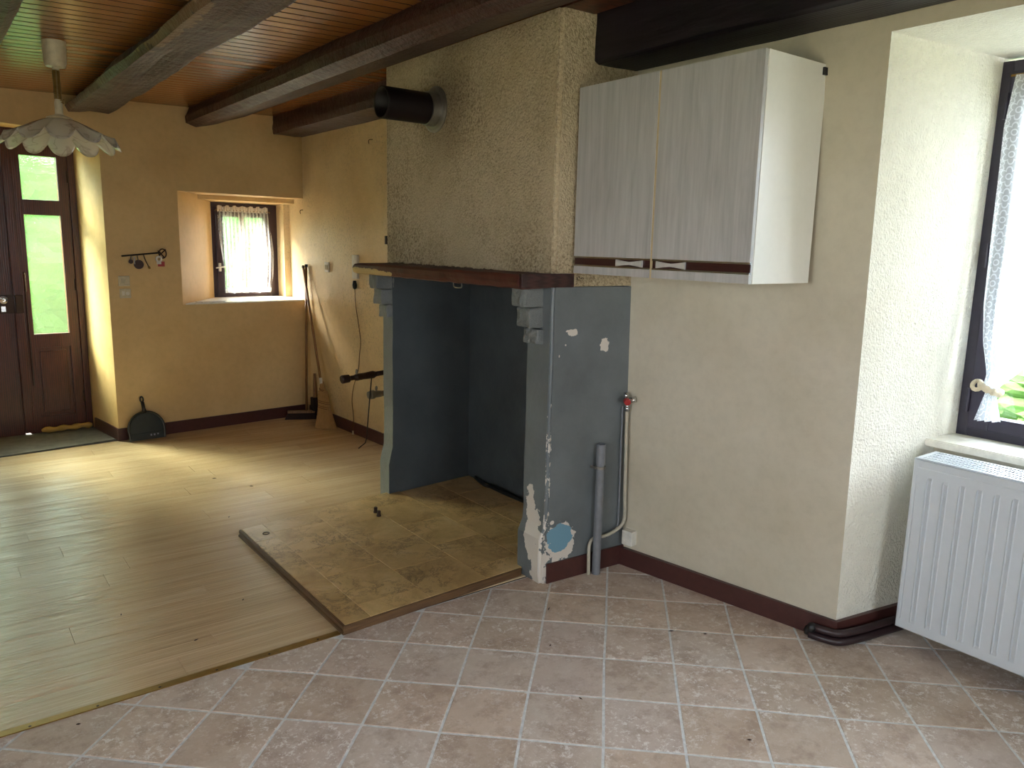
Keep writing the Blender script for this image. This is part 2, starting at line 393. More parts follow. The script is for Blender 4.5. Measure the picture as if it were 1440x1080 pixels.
def hexa(bm, b, t, mi=0):
    vs = [bm.verts.new(p) for p in b] + [bm.verts.new(p) for p in t]; n = len(b)
    fs = [bm.faces.new(vs[:n][::-1]), bm.faces.new(vs[n:])]
    for i in range(n): fs.append(bm.faces.new((vs[i], vs[(i + 1) % n], vs[n + (i + 1) % n], vs[n + i])))
    for f in fs: f.material_index = mi
    return vs
def prism(bm, pts, z0, z1, mi=0):
    z0f = z0 if callable(z0) else (lambda x, y: z0); z1f = z1 if callable(z1) else (lambda x, y: z1)
    return hexa(bm, [(x, y, z0f(x, y)) for x, y in pts], [(x, y, z1f(x, y)) for x, y in pts], mi)
def box(bm, x0, x1, y0, y1, z0, z1, bev=0.0, mi=0):
    b2 = bmesh.new() if bev else bm
    hexa(b2, [(x0, y0, z0), (x1, y0, z0), (x1, y1, z0), (x0, y1, z0)], [(x0, y0, z1), (x1, y0, z1), (x1, y1, z1), (x0, y1, z1)], mi)
    if bev:
        bmesh.ops.recalc_face_normals(b2, faces=b2.faces)
        bmesh.ops.bevel(b2, geom=b2.edges[:], offset=bev, segments=2, affect='EDGES', profile=0.6)
        merge(bm, b2)
def merge(bm, b2, mtx=None):
    if mtx: bmesh.ops.transform(b2, matrix=mtx, verts=b2.verts)
    me = bpy.data.meshes.new('tmp'); b2.to_mesh(me); b2.free(); bm.from_mesh(me); bpy.data.meshes.remove(me)
def obox(bm, origin, ux, uy, a0, a1, b0, b1, z0, z1, bev=0.0):
    # box in a turned frame: a along ux, b along uy, z up
    b2 = bmesh.new(); box(b2, a0, a1, b0, b1, z0, z1, bev)
    M_ = Matrix(((ux[0], uy[0], 0, origin[0]), (ux[1], uy[1], 0, origin[1]), (0, 0, 1, origin[2] if len(origin) > 2 else 0), (0, 0, 0, 1)))
    merge(bm, b2, M_)
def tube(bm, pts, r, seg=10, caps=True, closed=False):
    pts = [Vector(p) for p in pts]; n = len(pts); rr = r if isinstance(r, (list, tuple)) else [r] * n
    rings = []; prev = None
    for i, p in enumerate(pts):
        a = pts[max(i - 1, 0)]; b = pts[min(i + 1, n - 1)]; d = (b - a).normalized()
        if prev is None:
            s = d.cross(Vector((0, 0, 1)));
            if s.length < 1e-3: s = d.cross(Vector((0, 1, 0)))
        else: s = prev - d * prev.dot(d)
        s.normalize(); prev = s; q = d.cross(s)
        rings.append([bm.verts.new(p + (s * math.cos(2 * PI * k / seg) + q * math.sin(2 * PI * k / seg)) * rr[i]) for k in range(seg)])
    for i in range(n - 1):
        for k in range(seg): bm.faces.new((rings[i][k], rings[i][(k + 1) % seg], rings[i + 1][(k + 1) % seg], rings[i + 1][k]))
    if caps: bm.faces.new(rings[0][::-1]); bm.faces.new(rings[-1])
def smooth_path(pts, k=6):
    P_ = [Vector(p) for p in pts]; out = []
    for i in range(len(P_) - 1):
        p0 = P_[max(i - 1, 0)]; p1 = P_[i]; p2 = P_[i + 1]; p3 = P_[min(i + 2, len(P_) - 1)]
        for j in range(k):
            t = j / k
            out.append(0.5 * ((2 * p1) + (-p0 + p2) * t + (2 * p0 - 5 * p1 + 4 * p2 - p3) * t * t + (-p0 + 3 * p1 - 3 * p2 + p3) * t ** 3))
    out.append(P_[-1]); return out
def lathe(bm, prof, c=(0, 0, 0), axis='Z', seg=24, close=False):
    rings = []
    for r, h in prof:
        ring = []
        for k in range(seg):
            a = 2 * PI * k / seg; u, v = r * math.cos(a), r * math.sin(a)
            p = {'Z': (u, v, h), 'X': (h, u, v), 'Y': (u, h, v)}[axis]
            ring.append(bm.verts.new((c[0] + p[0], c[1] + p[1], c[2] + p[2])))
        rings.append(ring)
    for i in range(len(rings) - 1):
        for k in range(seg): bm.faces.new((rings[i][k], rings[i][(k + 1) % seg], rings[i + 1][(k + 1) % seg], rings[i + 1][k]))
    if close: bm.faces.new(rings[0][::-1]); bm.faces.new(rings[-1])
def clip(poly, nx, ny, d):
    # keep nx*x+ny*y<=d
    out = []
    for i in range(len(poly)):
        a = poly[i]; b = poly[(i + 1) % len(poly)]; fa = nx * a[0] + ny * a[1] - d; fb = nx * b[0] + ny * b[1] - d
        if fa <= 0: out.append(a)
        if (fa < 0) != (fb < 0) and abs(fa - fb) > 1e-9:
            t = fa / (fa - fb); out.append((a[0] + (b[0] - a[0]) * t, a[1] + (b[1] - a[1]) * t))
    return out
def inset(poly, d):
    cx = sum(p[0] for p in poly) / len(poly); cy = sum(p[1] for p in poly) / len(poly); out = []
    for x, y in poly:
        l = math.hypot(x - cx, y - cy); k = max(0.2, (l - d * 1.4) / l) if l > 0 else 1
        out.append((cx + (x - cx) * k, cy + (y - cy) * k))
    return out
def slab_piece(bm, poly, z0, z1, bev=0.004, tilt=0.0):
    # a laid piece with a small worn arris
    top = inset(poly, bev)
    tz = [z1 + random.uniform(-tilt, tilt) for _ in top]
    b = [bm.verts.new((x, y, z0)) for x, y in poly]; m_ = [bm.verts.new((x, y, z1 - bev * 0.7)) for x, y in poly]; t = [bm.verts.new((x, y, z)) for (x, y), z in zip(top, tz)]
    n = len(poly); bm.faces.new(t)
    for i in range(n):
        j = (i + 1) % n
        bm.faces.new((b[i], b[j], m_[j], m_[i])); bm.faces.new((m_[i], m_[j], t[j], t[i]))

# ------------------------------------------------------------------ room shell
def by(x): return 6.614 + 0.0972 * (x - 1.194)          # front face of the back wall
ZT = 2.80                                              # walls run up past the boards
def cz(x): return 2.560 + 0.028 * x                    # slightly tilted board ceiling

# floor
bm = new(); prism(bm, [(-1.9, -2.8), (3.9, -2.8), (3.9, 2.777), (-1.9, 2.777)], -0.15, -0.0016)
floor = obj('floor', bm, M_GROUT, kind='structure')
bm = new(); prism(bm, [(-1.9, 2.777), (3.9, 2.777), (3.9, 7.7), (-1.9, 7.7)], -0.15, -0.006)
floor2 = obj('floor', bm, plain('dark_subfloor', (60, 46, 34), 0.8).m, kind='structure')
O0 = (1.819, 2.949); CX = (0.195, -0.184); RX = (-0.194, -0.197)
def tp(c, r):
    j = random.Random(int(c * 131 + r * 977)); 
    return (O0[0] + c * CX[0] + r * RX[0] + j.uniform(-.004, .004), O0[1] + c * CX[1] + r * RX[1] + j.uniform(-.004, .004))
far_field = new()
for c in range(-16, 22):
    for r in range(-10, 24):
        q = [tp(c, r), tp(c, r + 1), tp(c + 1, r + 1), tp(c + 1, r)]
        mx = sum(p[0] for p in q) / 4; my = sum(p[1] for p in q) / 4
        g = 0.0045
        q2 = [(mx + (x - mx) * (1 - g / 0.13), my + (y - my) * (1 - g / 0.13)) for x, y in q]
        q2 = clip(q2, 0, 1, 2.768); q2 = clip(q2, 1, 0, 3.40) if q2 else q2
        q2 = clip(q2, -1, 0, 1.59) if q2 else q2; q2 = clip(q2, 0, -1, 2.49) if q2 else q2
        if len(q2) >= 3 and my > 1.57: q2 = clip(q2, 1.08, 0.171, 1.08 * 2.753 + 0.171 * 2.644)
        if len(q2) < 3: continue
        area_ = abs(sum(q2[i][0] * q2[(i + 1) % len(q2)][1] - q2[(i + 1) % len(q2)][0] * q2[i][1] for i in range(len(q2)))) / 2
        if area_ < 0.002: continue
        if 0.25 < my and mx > -0.8:
            b = new(); slab_piece(b, q2, -0.012, 0.0, 0.002, 0.0005); obj('tile', b, M_TILE, floor)
        else: slab_piece(far_field, q2, -0.012, 0.0, 0.003, 0.0006)
obj('tile_field', far_field, M_TILE, floor, kind='stuff')
# oak coloured boards, running along x
row = 0; y = 2.792
rb = random.Random(3)
def reveal_x(y): return 1.13 - (y - 6.61) * 0.155
while y < 7.1:
    y1 = min(y + 0.165, 7.12); x = -1.59 - rb.uniform(0, 1.0)
    while x < 2.86:
        x1 = x + rb.uniform(1.15, 1.35)
        a = max(x, -1.59); b_ = min(x1, 2.82)
        q = [(a + .0005, y + .0005), (b_ - .0005, y + .0005), (b_ - .0005, y1 - .0005), (a + .0005, y1 - .0005)]
        if y1 > 6.4:
            q = clip(q, -0.0972, 1, 6.614 - 0.0972 * 1.194 - 0.004)
            if len(q) >= 3 and a < 1.2:      # stone threshold takes the place of the boards in the doorway
                q = clip(q, -0.144, 1.0, 6.543 - 0.144 * 0.331)
        if len(q) >= 3 and b_ - a > 0.03:
            bb = new(); slab_piece(bb, q, -0.012, 0.0, 0.0006); obj('board', bb, M_BOARD, floor2)
        x = x1
    y = y1
bm = new(); prism(bm, [(-0.40, 6.44), (1.14, 6.655), (1.03, 7.24), (-0.40, 7.12)], -0.012, 0.006)
obj('threshold_slab', bm, M_SLAB, floor2)

# back wall with door and window openings
bm = new()
prism(bm, [(-1.6, by(-1.6)), (-0.36, by(-0.36)), (-0.26, 7.12), (-0.26, 7.6), (-1.6, 7.6)], -0.1, ZT)
def head(x, y): return 2.385 - 0.095 * max(0, (x - 0.5)) * max(0.0, (7.18 - y) / 0.55) if y < 7.3 else 2.40
prism(bm, [(-0.36, by(-0.36)), (1.13, by(1.13)), (1.045, 7.226), (1.045, 7.6), (-0.26, 7.6), (-0.26, 7.11)], head, ZT)
prism(bm, [(1.13, by(1.13)), (1.677, by(1.677)), (2.112, 7.29), (2.112, 7.6), (1.045, 7.6), (1.045, 7.226)], -0.1, ZT)
prism(bm, [(1.677, by(1.677)), (2.85, by(2.85)), (2.85, 7.6), (2.112, 7.6), (2.112, 7.29)], -0.1, 1.055)
prism(bm, [(1.677, by(1.677)), (2.85, by(2.85)), (2.85, 7.05), (1.95, 7.05)], 1.962, ZT)
prism(bm, [(1.93, 7.02), (2.85, 7.02), (2.85, 7.6), (2.112, 7.6), (2.112, 7.29)], lambda x, y: 1.925 - 0.02 * (y - 7.0), ZT)
wall_back = obj('wall_back', bm, M_BACK, kind='structure')
# wall to the right: far stretch, leaning near stretch, window recess
bm = new()
prism(bm, [(2.735, 7.17), (2.79, 7.16), (3.2, 7.16), (3.2, 7.6), (2.735, 7.6)], 0.9, ZT, 0)
prism(bm, [(2.90, 2.75), (2.90, 4.25), (2.83, 4.28), (2.822, 5.35), (2.778, 6.28), (2.762, 6.72), (2.79, 7.18), (3.75, 7.18), (3.75, 2.75)], -0.1, ZT, 0)
k = 2.70 / 2.341
A = (2.753, 2.80); B_ = (2.924, 1.564)
top = lambda p, q: (p[0] + (q[0] - p[0]) * k, p[1] + (q[1] - p[1]) * k)
# leaning, slightly twisted stretch: ruled from the floor line up to the beam, then the splayed reveal
bot = [(2.753, 2.80), (2.753, 2.644), (2.81, 2.284), (2.867, 1.924), (2.924, 1.564), (3.13, 1.528), (3.34, 1.490), (3.555, 1.452), (3.75, 1.452), (3.75, 2.80)]
tpp = [(2.70, 2.80), (2.70, 2.65), (2.70, 2.255), (2.70, 1.86), (2.70, 1.464), (2.985, 1.458), (3.27, 1.452), (3.555, 1.446), (3.75, 1.446), (3.75, 2.80)]
ztp = [2.341, 2.341, 2.341, 2.341, 2.341, 2.358, 2.375, 2.392, 2.392, 2.392]; rgs = []
for lv in range(29):
    t = lv / 28; row_ = []
    for (x0, y0), (x1, y1), zt in zip(bot, tpp, ztp):
        wob = 0.004 * mnoise.noise(Vector((x0 * 2, y0 * 2, t * 4))) if 0 < t < 1 and x0 < 3.5 else 0
        row_.append(bm.verts.new((x0 + (x1 - x0) * t, y0 + (y1 - y0) * t + wob * (x0 > 2.95), -0.02 + (zt + 0.02) * t)))
    rgs.append(row_)
for r0, r1 in zip(rgs, rgs[1:]):
    for i_ in range(10):
        f_ = bm.faces.new((r0[i_], r0[(i_ + 1) % 10], r1[(i_ + 1) % 10], r1[i_])); f_.material_index = 2 if i_ in (4, 5, 6) else 1
f_ = bm.faces.new(rgs[0][::-1]); f_.material_index = 1; f_ = bm.faces.new(rgs[-1]); f_.material_index = 1
hexa(bm, [(2.70, 2.80, 2.341), (2.70, -2.6, 2.341), (3.555, -2.6, 2.392), (3.75, -2.6, 2.392), (3.75, 2.80, 2.392)],
     [(2.70, 2.80, ZT), (2.70, -2.6, ZT), (3.555, -2.6, ZT), (3.75, -2.6, ZT), (3.75, 2.80, ZT)], 1)
prism(bm, [(3.40, 0.15), (3.75, 0.15), (3.75, 1.53), (3.40, 1.53)], -0.1, 0.80, 1)
prism(bm, [(2.86, -2.6), (3.75, -2.6), (3.75, 0.22), (3.55, 0.22), (2.86, 0.10)], -0.1, 2.36, 1)
bmesh.ops.recalc_face_normals(bm, faces=bm.faces)
for f in bm.faces:
    c_ = f.calc_center_median()
    if f.material_index == 1 and 2.33 < c_.z < 2.40 and f.normal.z < -0.5: f.material_index = 2
wall_right = obj('wall_right', bm, [M_FAR, M_NEAR, M_REVEAL], kind='structure', recalc=False)
# left and near walls (behind the camera), each with a window opening added to light the room
def wall_holes(name, fixed, axis, lo, hi, holes, t0, t1):
    bm = new(); holes = sorted(holes); x = lo
    def B(a, b, z0, z1):
        if axis == 'y': box(bm, t0, t1, a, b, z0, z1)
        else: box(bm, a, b, t0, t1, z0, z1)
    for a, b, z0, z1 in holes:
        B(x, a, -0.1, ZT); B(a, b, -0.1, z0); B(a, b, z1, ZT); x = b
    B(x, hi, -0.1, ZT)
    return obj(name, bm, M_NEAR, kind='structure')
wall_holes('wall_left', 0, 'y', -2.8, 7.6, [(-0.5, 1.1, 0.9, 2.1)], -1.95, -1.6)
wall_holes('wall_near', 0, 'x', -1.6, 2.86, [(0.3, 1.6, 0.9, 2.1)], -2.8, -2.5)

# ceiling
bm = new(); prism(bm, [(-1.9, -2.8), (3.9, -2.8), (3.9, 7.6), (-1.9, 7.6)], lambda x, y: cz(x) + 0.02, lambda x, y: cz(x) + 0.15)
ceiling = obj('ceiling', bm, plain('dark_ceiling_backing', (14, 8, 5), 0.9).m, kind='structure')
y = -2.49; rc = random.Random(11); i = 0
while y < 6.68:
    y1 = y + 0.088
    cuts = [-1.59, 2.69 if y < 2.7 else 2.80]
    j = None
    if 3.55 < y < 3.9: j = 1.50 + (i % 3) * 0.16
    elif rc.random() < 0.35: j = rc.uniform(-1.2, 2.4)
    if j: cuts.insert(1, j)
    for a, b in zip(cuts, cuts[1:]):
        q = [(a + .001, y + .006), (b - .001, y + .006), (b - .001, y1 - .006), (a + .001, y1 - .006)]
        if y1 > 6.3: q = clip(q, -0.0972, 1, 6.614 - 0.0972 * 1.194 - 0.003)
        if len(q) < 3: continue
        q2 = inset(q, 0.003); bb = new()
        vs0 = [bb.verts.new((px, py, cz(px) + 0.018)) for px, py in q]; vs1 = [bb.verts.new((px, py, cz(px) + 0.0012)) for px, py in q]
        q3 = [(px, py + (0.0012 if k2 < 2 else -0.0012)) for k2, (px, py) in enumerate(q)] if len(q) == 4 else q2
        vs2 = [bb.verts.new((px, py, cz(px))) for px, py in q3]
        n = len(q); bb.faces.new(vs2)
        for k2 in range(n):
            k3 = (k2 + 1) % n
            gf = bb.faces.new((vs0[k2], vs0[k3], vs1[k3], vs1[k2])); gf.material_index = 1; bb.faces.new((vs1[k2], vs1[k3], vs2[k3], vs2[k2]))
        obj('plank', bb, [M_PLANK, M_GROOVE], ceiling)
    y = y1; i += 1

# beams: irregular hewn timbers
def beam(sec, y0, y1, mat, label, seed, rough=0.012, n=70, sub=4):
    bm = new(); pts = []
    m_ = len(sec)
    for i in range(m_):
        a = sec[i]; b = sec[(i + 1) % m_]
        for j in range(sub): t = j / sub; pts.append((a[0] + (b[0] - a[0]) * t, a[1] + (b[1] - a[1]) * t))
    rings = []
    zmax = max(p[1] for p in sec)
    cx = sum(p[0] for p in sec) / m_; cz_ = sum(p[1] for p in sec) / m_
    for k_ in range(n + 1):
        yy = y0 + (y1 - y0) * k_ / n; ring = []
        for (x, z) in pts:
            v = Vector((x * 5 + seed * 9.1, yy * 1.1, z * 5)); d = mnoise.noise(v) * rough * 1.6 + mnoise.noise(v * 4.3) * rough * 0.55
            dx, dz = x - cx, z - cz_; l = math.hypot(dx, dz) or 1
            zz = z + (dz / l * d if z < zmax - 0.03 else 0)
            ring.append(bm.verts.new((x + dx / l * d, yy, zz)))
        rings.append(ring)
    m2 = len(pts)
    for a, b in zip(rings, rings[1:]):
        for i in range(m2): bm.faces.new((a[i], a[(i + 1) % m2], b[(i + 1) % m2], b[i]))
    bm.faces.new(rings[0][::-1]); bm.faces.new(rings[-1])
    o = obj('ceiling_beam', bm, mat, smooth=False)
    return tag(o, label, 'beam', 'ceiling beams')
beam([(0.16, 2.565), (0.16, 2.50), (0.20, 2.48), (0.37, 2.48), (0.41, 2.50), (0.415, 2.575)], -2.49, by(0.3) - 0.004, M_BEAM,
     'dark stained ceiling beam at the extreme top left corner above the lamp side', 1)
beam([(1.00, 2.590), (0.985, 2.545), (0.94, 2.515), (0.96, 2.478), (1.21, 2.485), (1.235, 2.51), (1.26, 2.60)], -2.49, by(1.1) - 0.004, M_BEAM,
     'thick dark hewn ceiling beam nearest the pendant lamp with pale worn patches', 2, 0.022)
beam([(1.80, 2.612), (1.765, 2.54), (1.77, 2.49), (1.85, 2.465), (2.02, 2.515), (2.17, 2.565), (2.245, 2.592), (2.26, 2.625)], -2.49, by(2.0) - 0.004, M_BEAM,
     'dark grained ceiling beam running along the top of the plastered chimney hood', 3, 0.010)
beam([(2.50, 2.632), (2.49, 2.53), (2.50, 2.482), (2.60, 2.480), (2.775, 2.486), (2.80, 2.52), (2.815, 2.64)], 4.30, by(2.6) - 0.004, M_BEAM,
     'short dark ceiling beam ending behind the black flue stub', 4, 0.008, 30)
beam([(2.44, 2.63), (2.436, 2.45), (2.437, 2.40), (2.46, 2.388), (2.69, 2.392), (2.698, 2.42), (2.698, 2.63)], -2.49, 2.655, M_BLACKBEAM,
     'near black ceiling beam above the white wall cabinet', 5, 0.005)
bm = new(); box(bm, 2.262, 2.432, -2.4, 2.70, 2.592, 2.602, 0.002)
obj('trim_1', bm, M_TRIMB, kind='structure')
bm = new(); box(bm, 2.6985, 2.712, -2.4, 1.9, 2.398, 2.416); obj('trim_2', bm, M_TRIMB, kind='structure')

# baseboards
def skirt(name, pts, h=0.1, t=0.014, side=1, mat=M_SKIRT, parent=None, z0=0.0):
    bm = new()
    P_ = [Vector((p[0], p[1], 0)) for p in pts]; N_ = []
    for a, b in zip(P_, P_[1:]): d = (b - a).normalized(); N_.append(Vector((-d.y, d.x, 0)) * side)
    O_ = []
    for i_ in range(len(P_)):
        n0 = N_[max(i_ - 1, 0)]; n1 = N_[min(i_, len(N_) - 1)]; O_.append((n0 + n1) / (1 + n0.dot(n1)) * t)      # mitred corners
    for i_ in range(len(P_) - 1):
        a, b = P_[i_], P_[i_ + 1]; oa, ob = O_[i_], O_[i_ + 1]
        hexa(bm, [(*a.xy, z0), (*b.xy, z0), (*(b + ob).xy, z0), (*(a + oa).xy, z0)], [(*a.xy, z0 + h), (*b.xy, z0 + h), (*(b + ob * .8).xy, z0 + h), (*(a + oa * .8).xy, z0 + h)])
    o = obj(name, bm, mat, parent)
    if parent is None: o['kind'] = 'structure'
    return o
skirt('baseboard_back', [(1.055, 7.13), (1.133, by(1.133) - .001), (2.755, by(2.755) - .001)], 0.098, 0.014, -1)
skirt('baseboard_right', [(2.762, 6.70), (2.778, 6.28), (2.822, 5.35), (2.83, 4.31)], 0.098, 0.014, -1)
skirt('baseboard_right', [(2.750, 2.640), (2.921, 1.566), (3.39, 1.483)], 0.088, 0.030, -1)
skirt('baseboard_left', [(-1.6, -2.45), (-1.6, 6.3)], 0.098, 0.014, -1)

# brass strip between tiles and boards
bm = new(); prism(bm, [(-1.59, 2.764), (1.245, 2.764), (1.245, 2.796), (-1.59, 2.796)], 0.0002, 0.0045)
st = obj('trim_3', bm, M_BRASS, kind='structure')
bm = new()
for k_ in range(14): lathe(bm, [(0.0001, 0.0065), (0.004, 0.0055), (0.005, 0.0045)], (-1.45 + k_ * 0.2, 2.774, 0), 'Z', 8)
obj('nail_head', bm, M_DARKMETAL, st, kind='stuff')

# ------------------------------------------------------------------ front door
DU = Vector((0.9945, 0.1052, 0)); DN = Vector((-0.1052, 0.9945, 0))       # along the door, into the outside
D0 = Vector((0.374, 7.150, 0.0))                                           # s=0 at x=0.374
def dbox(bm, s0, s1, d0, d1, z0, z1, bev=0.0): obox(bm, (D0.x, D0.y, 0), DU, DN, s0, s1, d0, d1, z0, z1, bev)
door = bpy.data.objects.new('door_1', None); door.location = (0.42, 7.17, 0); COL.objects.link(door); door['kind'] = 'structure'
bm = new(); dbox(bm, 0.625, 0.672, -0.015, 0.07, 0.0, 2.38, 0.003); dbox(bm, -0.645, -0.60, -0.015, 0.07, 0.0, 2.38, 0.003); dbox(bm, -0.60, 0.625, -0.015, 0.07, 2.32, 2.385, 0.003)
obj('door_frame', bm, M_DOOR, door)
def leaf(s0, s1, panes, pz, stile_l, stile_r, lab):
    g0 = s0 + stile_l; g1 = s1 - stile_r
    bm = new(); z = [0.008] + [v for p_ in ([pz] + panes) for v in p_] + [2.315]
    dbox(bm, s0, g0, 0.0, 0.045, 0.008, 2.3195, 0.003); dbox(bm, g1, s1, 0.0, 0.045, 0.008, 2.3195, 0.003)
    for a, b in zip(z[0::2], z[1::2]): dbox(bm, g0 - 0.002, g1 + 0.002, 0.001, 0.044, a, b, 0.003)
    lf = obj('door_leaf', bm, M_DOOR, door, label=lab)
    bm = new(); dbox(bm, g0 - 0.005, g1 + 0.005, 0.018, 0.030, pz[0] - 0.005, pz[1] + 0.005)
    dbox(bm, g0 + 0.028, g1 - 0.028, 0.010, 0.020, pz[0] + 0.03, pz[1] - 0.03, 0.006); obj('panel', bm, M_DOOR, lf)
    for a, b in panes:
        bm = new(); dbox(bm, g0 - 0.004, g1 + 0.004, 0.020, 0.024, a - 0.004, b + 0.004); obj('pane', bm, M_FROST, lf, label='frosted glass pane')
    return lf
lr = leaf(0.215, 0.6245, [(0.810, 1.745), (1.862, 2.195)], (0.137, 0.70), 0.082, 0.075, 'narrow right leaf')
ll = leaf(-0.60, 0.178, [(0.810, 1.745), (1.862, 2.195)], (0.137, 0.70), 0.11, 0.178, 'wide left leaf with the lock')
bm = new(); dbox(bm, 0.176, 0.238, -0.022, 0.0, 0.02, 2.315, 0.006); obj('meeting_bead', bm, M_DOOR, door)
# lock case, keep, lever handle, bolt
bm = new(); dbox(bm, 0.02, 0.176, -0.03, 0.0, 0.985, 1.128, 0.004); obj('lock_case', bm, M_DARKMETAL, door)
bm = new(); dbox(bm, 0.182, 0.236, -0.045, -0.0215, 0.985, 1.128, 0.004); obj('lock_keep', bm, M_DARKMETAL, door)
bm = new(); c_ = D0 + DU * 0.105 - DN * 0.0305
lathe(bm, [(0.0001, 0), (0.03, 0), (0.03, -0.008), (0.012, -0.012), (0.012, -0.04), (0.0001, -0.04)], (c_.x, c_.y, 1.092), 'Y', 16)
p0 = c_ - DN * 0.035; p1 = p0 - DU * 0.13
tube(bm, [(p0.x, p0.y, 1.092), ((p0.x + p1.x) / 2, p0.y - .004, 1.092), (p1.x, p1.y, 1.088)], 0.009, 8)
c2 = D0 + DU * 0.10 - DN * 0.034
box(bm, c2.x - 0.016, c2.x + 0.016, c2.y - 0.004, c2.y + 0.004, 1.0, 1.045, 0.002)
obj('door_handle', bm, M_CHROME, door, label='chrome lever handle and key plate')
bm = new()
hp = D0 + DU * 0.262 - DN * 0.002
tube(bm, smooth_path([(hp.x, hp.y, 1.30), (hp.x, hp.y - 0.03, 1.285), (hp.x, hp.y - 0.034, 1.22), (hp.x, hp.y - 0.03, 1.165), (hp.x, hp.y, 1.15)], 4), 0.006, 6)
tube(bm, [(hp.x, hp.y - 0.008, 0.4), (hp.x, hp.y - 0.008, 1.14)], 0.005, 6)
obj('pull_bolt', bm, M_DARKMETAL, door)
bm = new()
for z_ in (0.28, 1.20, 2.05):
    h_ = D0 + DU * 0.622 - DN * 0.006; tube(bm, [(h_.x, h_.y, z_ - 0.045), (h_.x, h_.y, z_ + 0.045)], 0.009, 8)
obj('hinge', bm, M_DARKMETAL, door)
# rolled draught cloth
bm = new(); pts = []
for i_ in range(15):
    t = i_ / 14; pts.append((0.66 + 0.37 * t, 7.128 + 0.04 * t + 0.004 * math.sin(i_ * 2.1), 0.034 + 0.004 * math.sin(i_ * 1.3)))
tube(bm, pts, [0.012] + [0.022 + 0.005 * math.sin(i_ * 1.7) for i_ in range(13)] + [0.012], 10)
tag(obj('draught_cloth', bm, M_CLOTH, smooth=True), 'rolled mustard yellow cloth lying along the foot of the door', 'cloth')

# ------------------------------------------------------------------ small window in the back wall
WU = Vector((0.9953, 0.0967, 0)); WN = Vector((-0.0967, 0.9953, 0)); W0 = Vector((2.112, 7.289, 0))
def wbox(bm, s0, s1, d0, d1, z0, z1, bev=0.0): obox(bm, (W0.x, W0.y, 0), WU, WN, s0, s1, d0, d1, z0, z1, bev)
win = bpy.data.objects.new('window_1', None); win.location = (2.42, 7.31, 1.065); COL.objects.link(win); win['kind'] = 'structure'
bm = new()
wbox(bm, 0, 0.035, 0, 0.07, 1.062, 1.915, 0.003); wbox(bm, 0.59, 0.628, 0, 0.07, 1.062, 1.915, 0.003)
wbox(bm, 0.035, 0.59, 0.002, 0.07, 1.062, 1.085, 0.002); wbox(bm, 0.035, 0.59, 0.002, 0.07, 1.875, 1.915, 0.002)
obj('window_frame', bm, M_WFRAME, win)
bm = new()
wbox(bm, 0.035, 0.105, -0.008, 0.045, 1.085, 1.875, 0.003); wbox(bm, 0.50, 0.59, -0.008, 0.045, 1.085, 1.875, 0.003)
wbox(bm, 0.105, 0.50, -0.007, 0.044, 1.085, 1.130, 0.003); wbox(bm, 0.105, 0.50, -0.007, 0.044, 1.79, 1.875, 0.003); wbox(bm, 0.275, 0.308, -0.004, 0.04, 1.13, 1.79, 0.003)
sash = obj('sash', bm, M_WFRAME, win)
for a, b in ((0.105, 0.275), (0.308, 0.50)):
    bm = new(); wbox(bm, a - .003, b + .003, 0.018, 0.022, 1.127, 1.793); obj('pane', bm, M_GLASS, sash)
bm = new(); wbox(bm, 0.045, 0.068, -0.02, -0.008, 1.30, 1.375, 0.003)
h0 = W0 + WU * 0.057 - WN * 0.035
tube(bm, [(h0.x, h0.y + 0.02, 1.34), (h0.x, h0.y, 1.34)], 0.007, 8)
a_ = h0 - WU * 0.045; b_ = h0 + WU * 0.055; tube(bm, [(a_.x, a_.y, 1.332), (h0.x, h0.y, 1.34), (b_.x, b_.y, 1.345)], 0.0065, 8)
obj('window_handle', bm, M_WHITEP, win)
bm = new(); prism(bm, [(1.70, by(1.68) + .004), (2.755, by(2.755) - 0.004), (2.78, 7.16), (2.735, 7.18), (2.725, 7.345), (2.114, 7.287)], 1.0551, 1.065)
obj('window_sill', bm, M_SILL, win)
bm = new(); h1 = W0 + WU * 0.03 - WN * .03; h2 = W0 + WU * 0.545 - WN * .03
tube(bm, [(h1.x, h1.y, 1.8495), (h2.x, h2.y, 1.8475)], 0.003, 8)
for h_ in (h1, h2): tube(bm, [(h_.x, h_.y + .03, h_.z + 1.84), (h_.x, h_.y, 1.84)], 0.003, 6)
ROD1 = bm
# sheer curtain
def interp(tab, z):
    for (z0, a), (z1, b) in zip(tab, tab[1:]):
        if z <= z0 and z >= z1: return a + (b - a) * (z0 - z) / (z0 - z1)
    return tab[-1][1] if z < tab[-1][0] else tab[0][1]
LT = [(1.885, .045), (1.60, .048), (1.45, .066), (1.31, .083), (1.10, .086)]; RT = [(1.885, .52), (1.60, .553), (1.45, .565), (1.26, .553), (1.10, .527)]
bm = new(); NU, NV = 90, 24; grid = []
for j in range(NV + 1):
    z = 1.845 - (1.845 - 1.105) * j / NV; rowv = []
    for i_ in range(NU + 1):
        u = i_ / NU; l = interp(LT, z); r = interp(RT, z); s = l + (r - l) * u
        amp = 0.010 + 0.004 * math.sin(u * 7); d = -0.034 - amp * math.sin(u * PI * 22 + 0.6 * math.sin(z * 6)) - 0.012 * math.sin(PI * (1.845 - z) / 0.74)
        p_ = W0 + WU * s + WN * d; zz = z + (0.008 * math.sin(u * 23) if j == NV else 0)
        rowv.append(bm.verts.new((p_.x, p_.y, zz)))
    grid.append(rowv)
for j in range(NV):
    for i_ in range(NU): bm.faces.new((grid[j][i_], grid[j][i_ + 1], grid[j + 1][i_ + 1], grid[j + 1][i_]))
cur = obj('sheer_curtain', bm, M_SHEER, smooth=True)
obj('rod', ROD1, M_BRASS, cur)
tag(cur, 'white sheer curtain with ruffled top on the small back window', 'curtain')
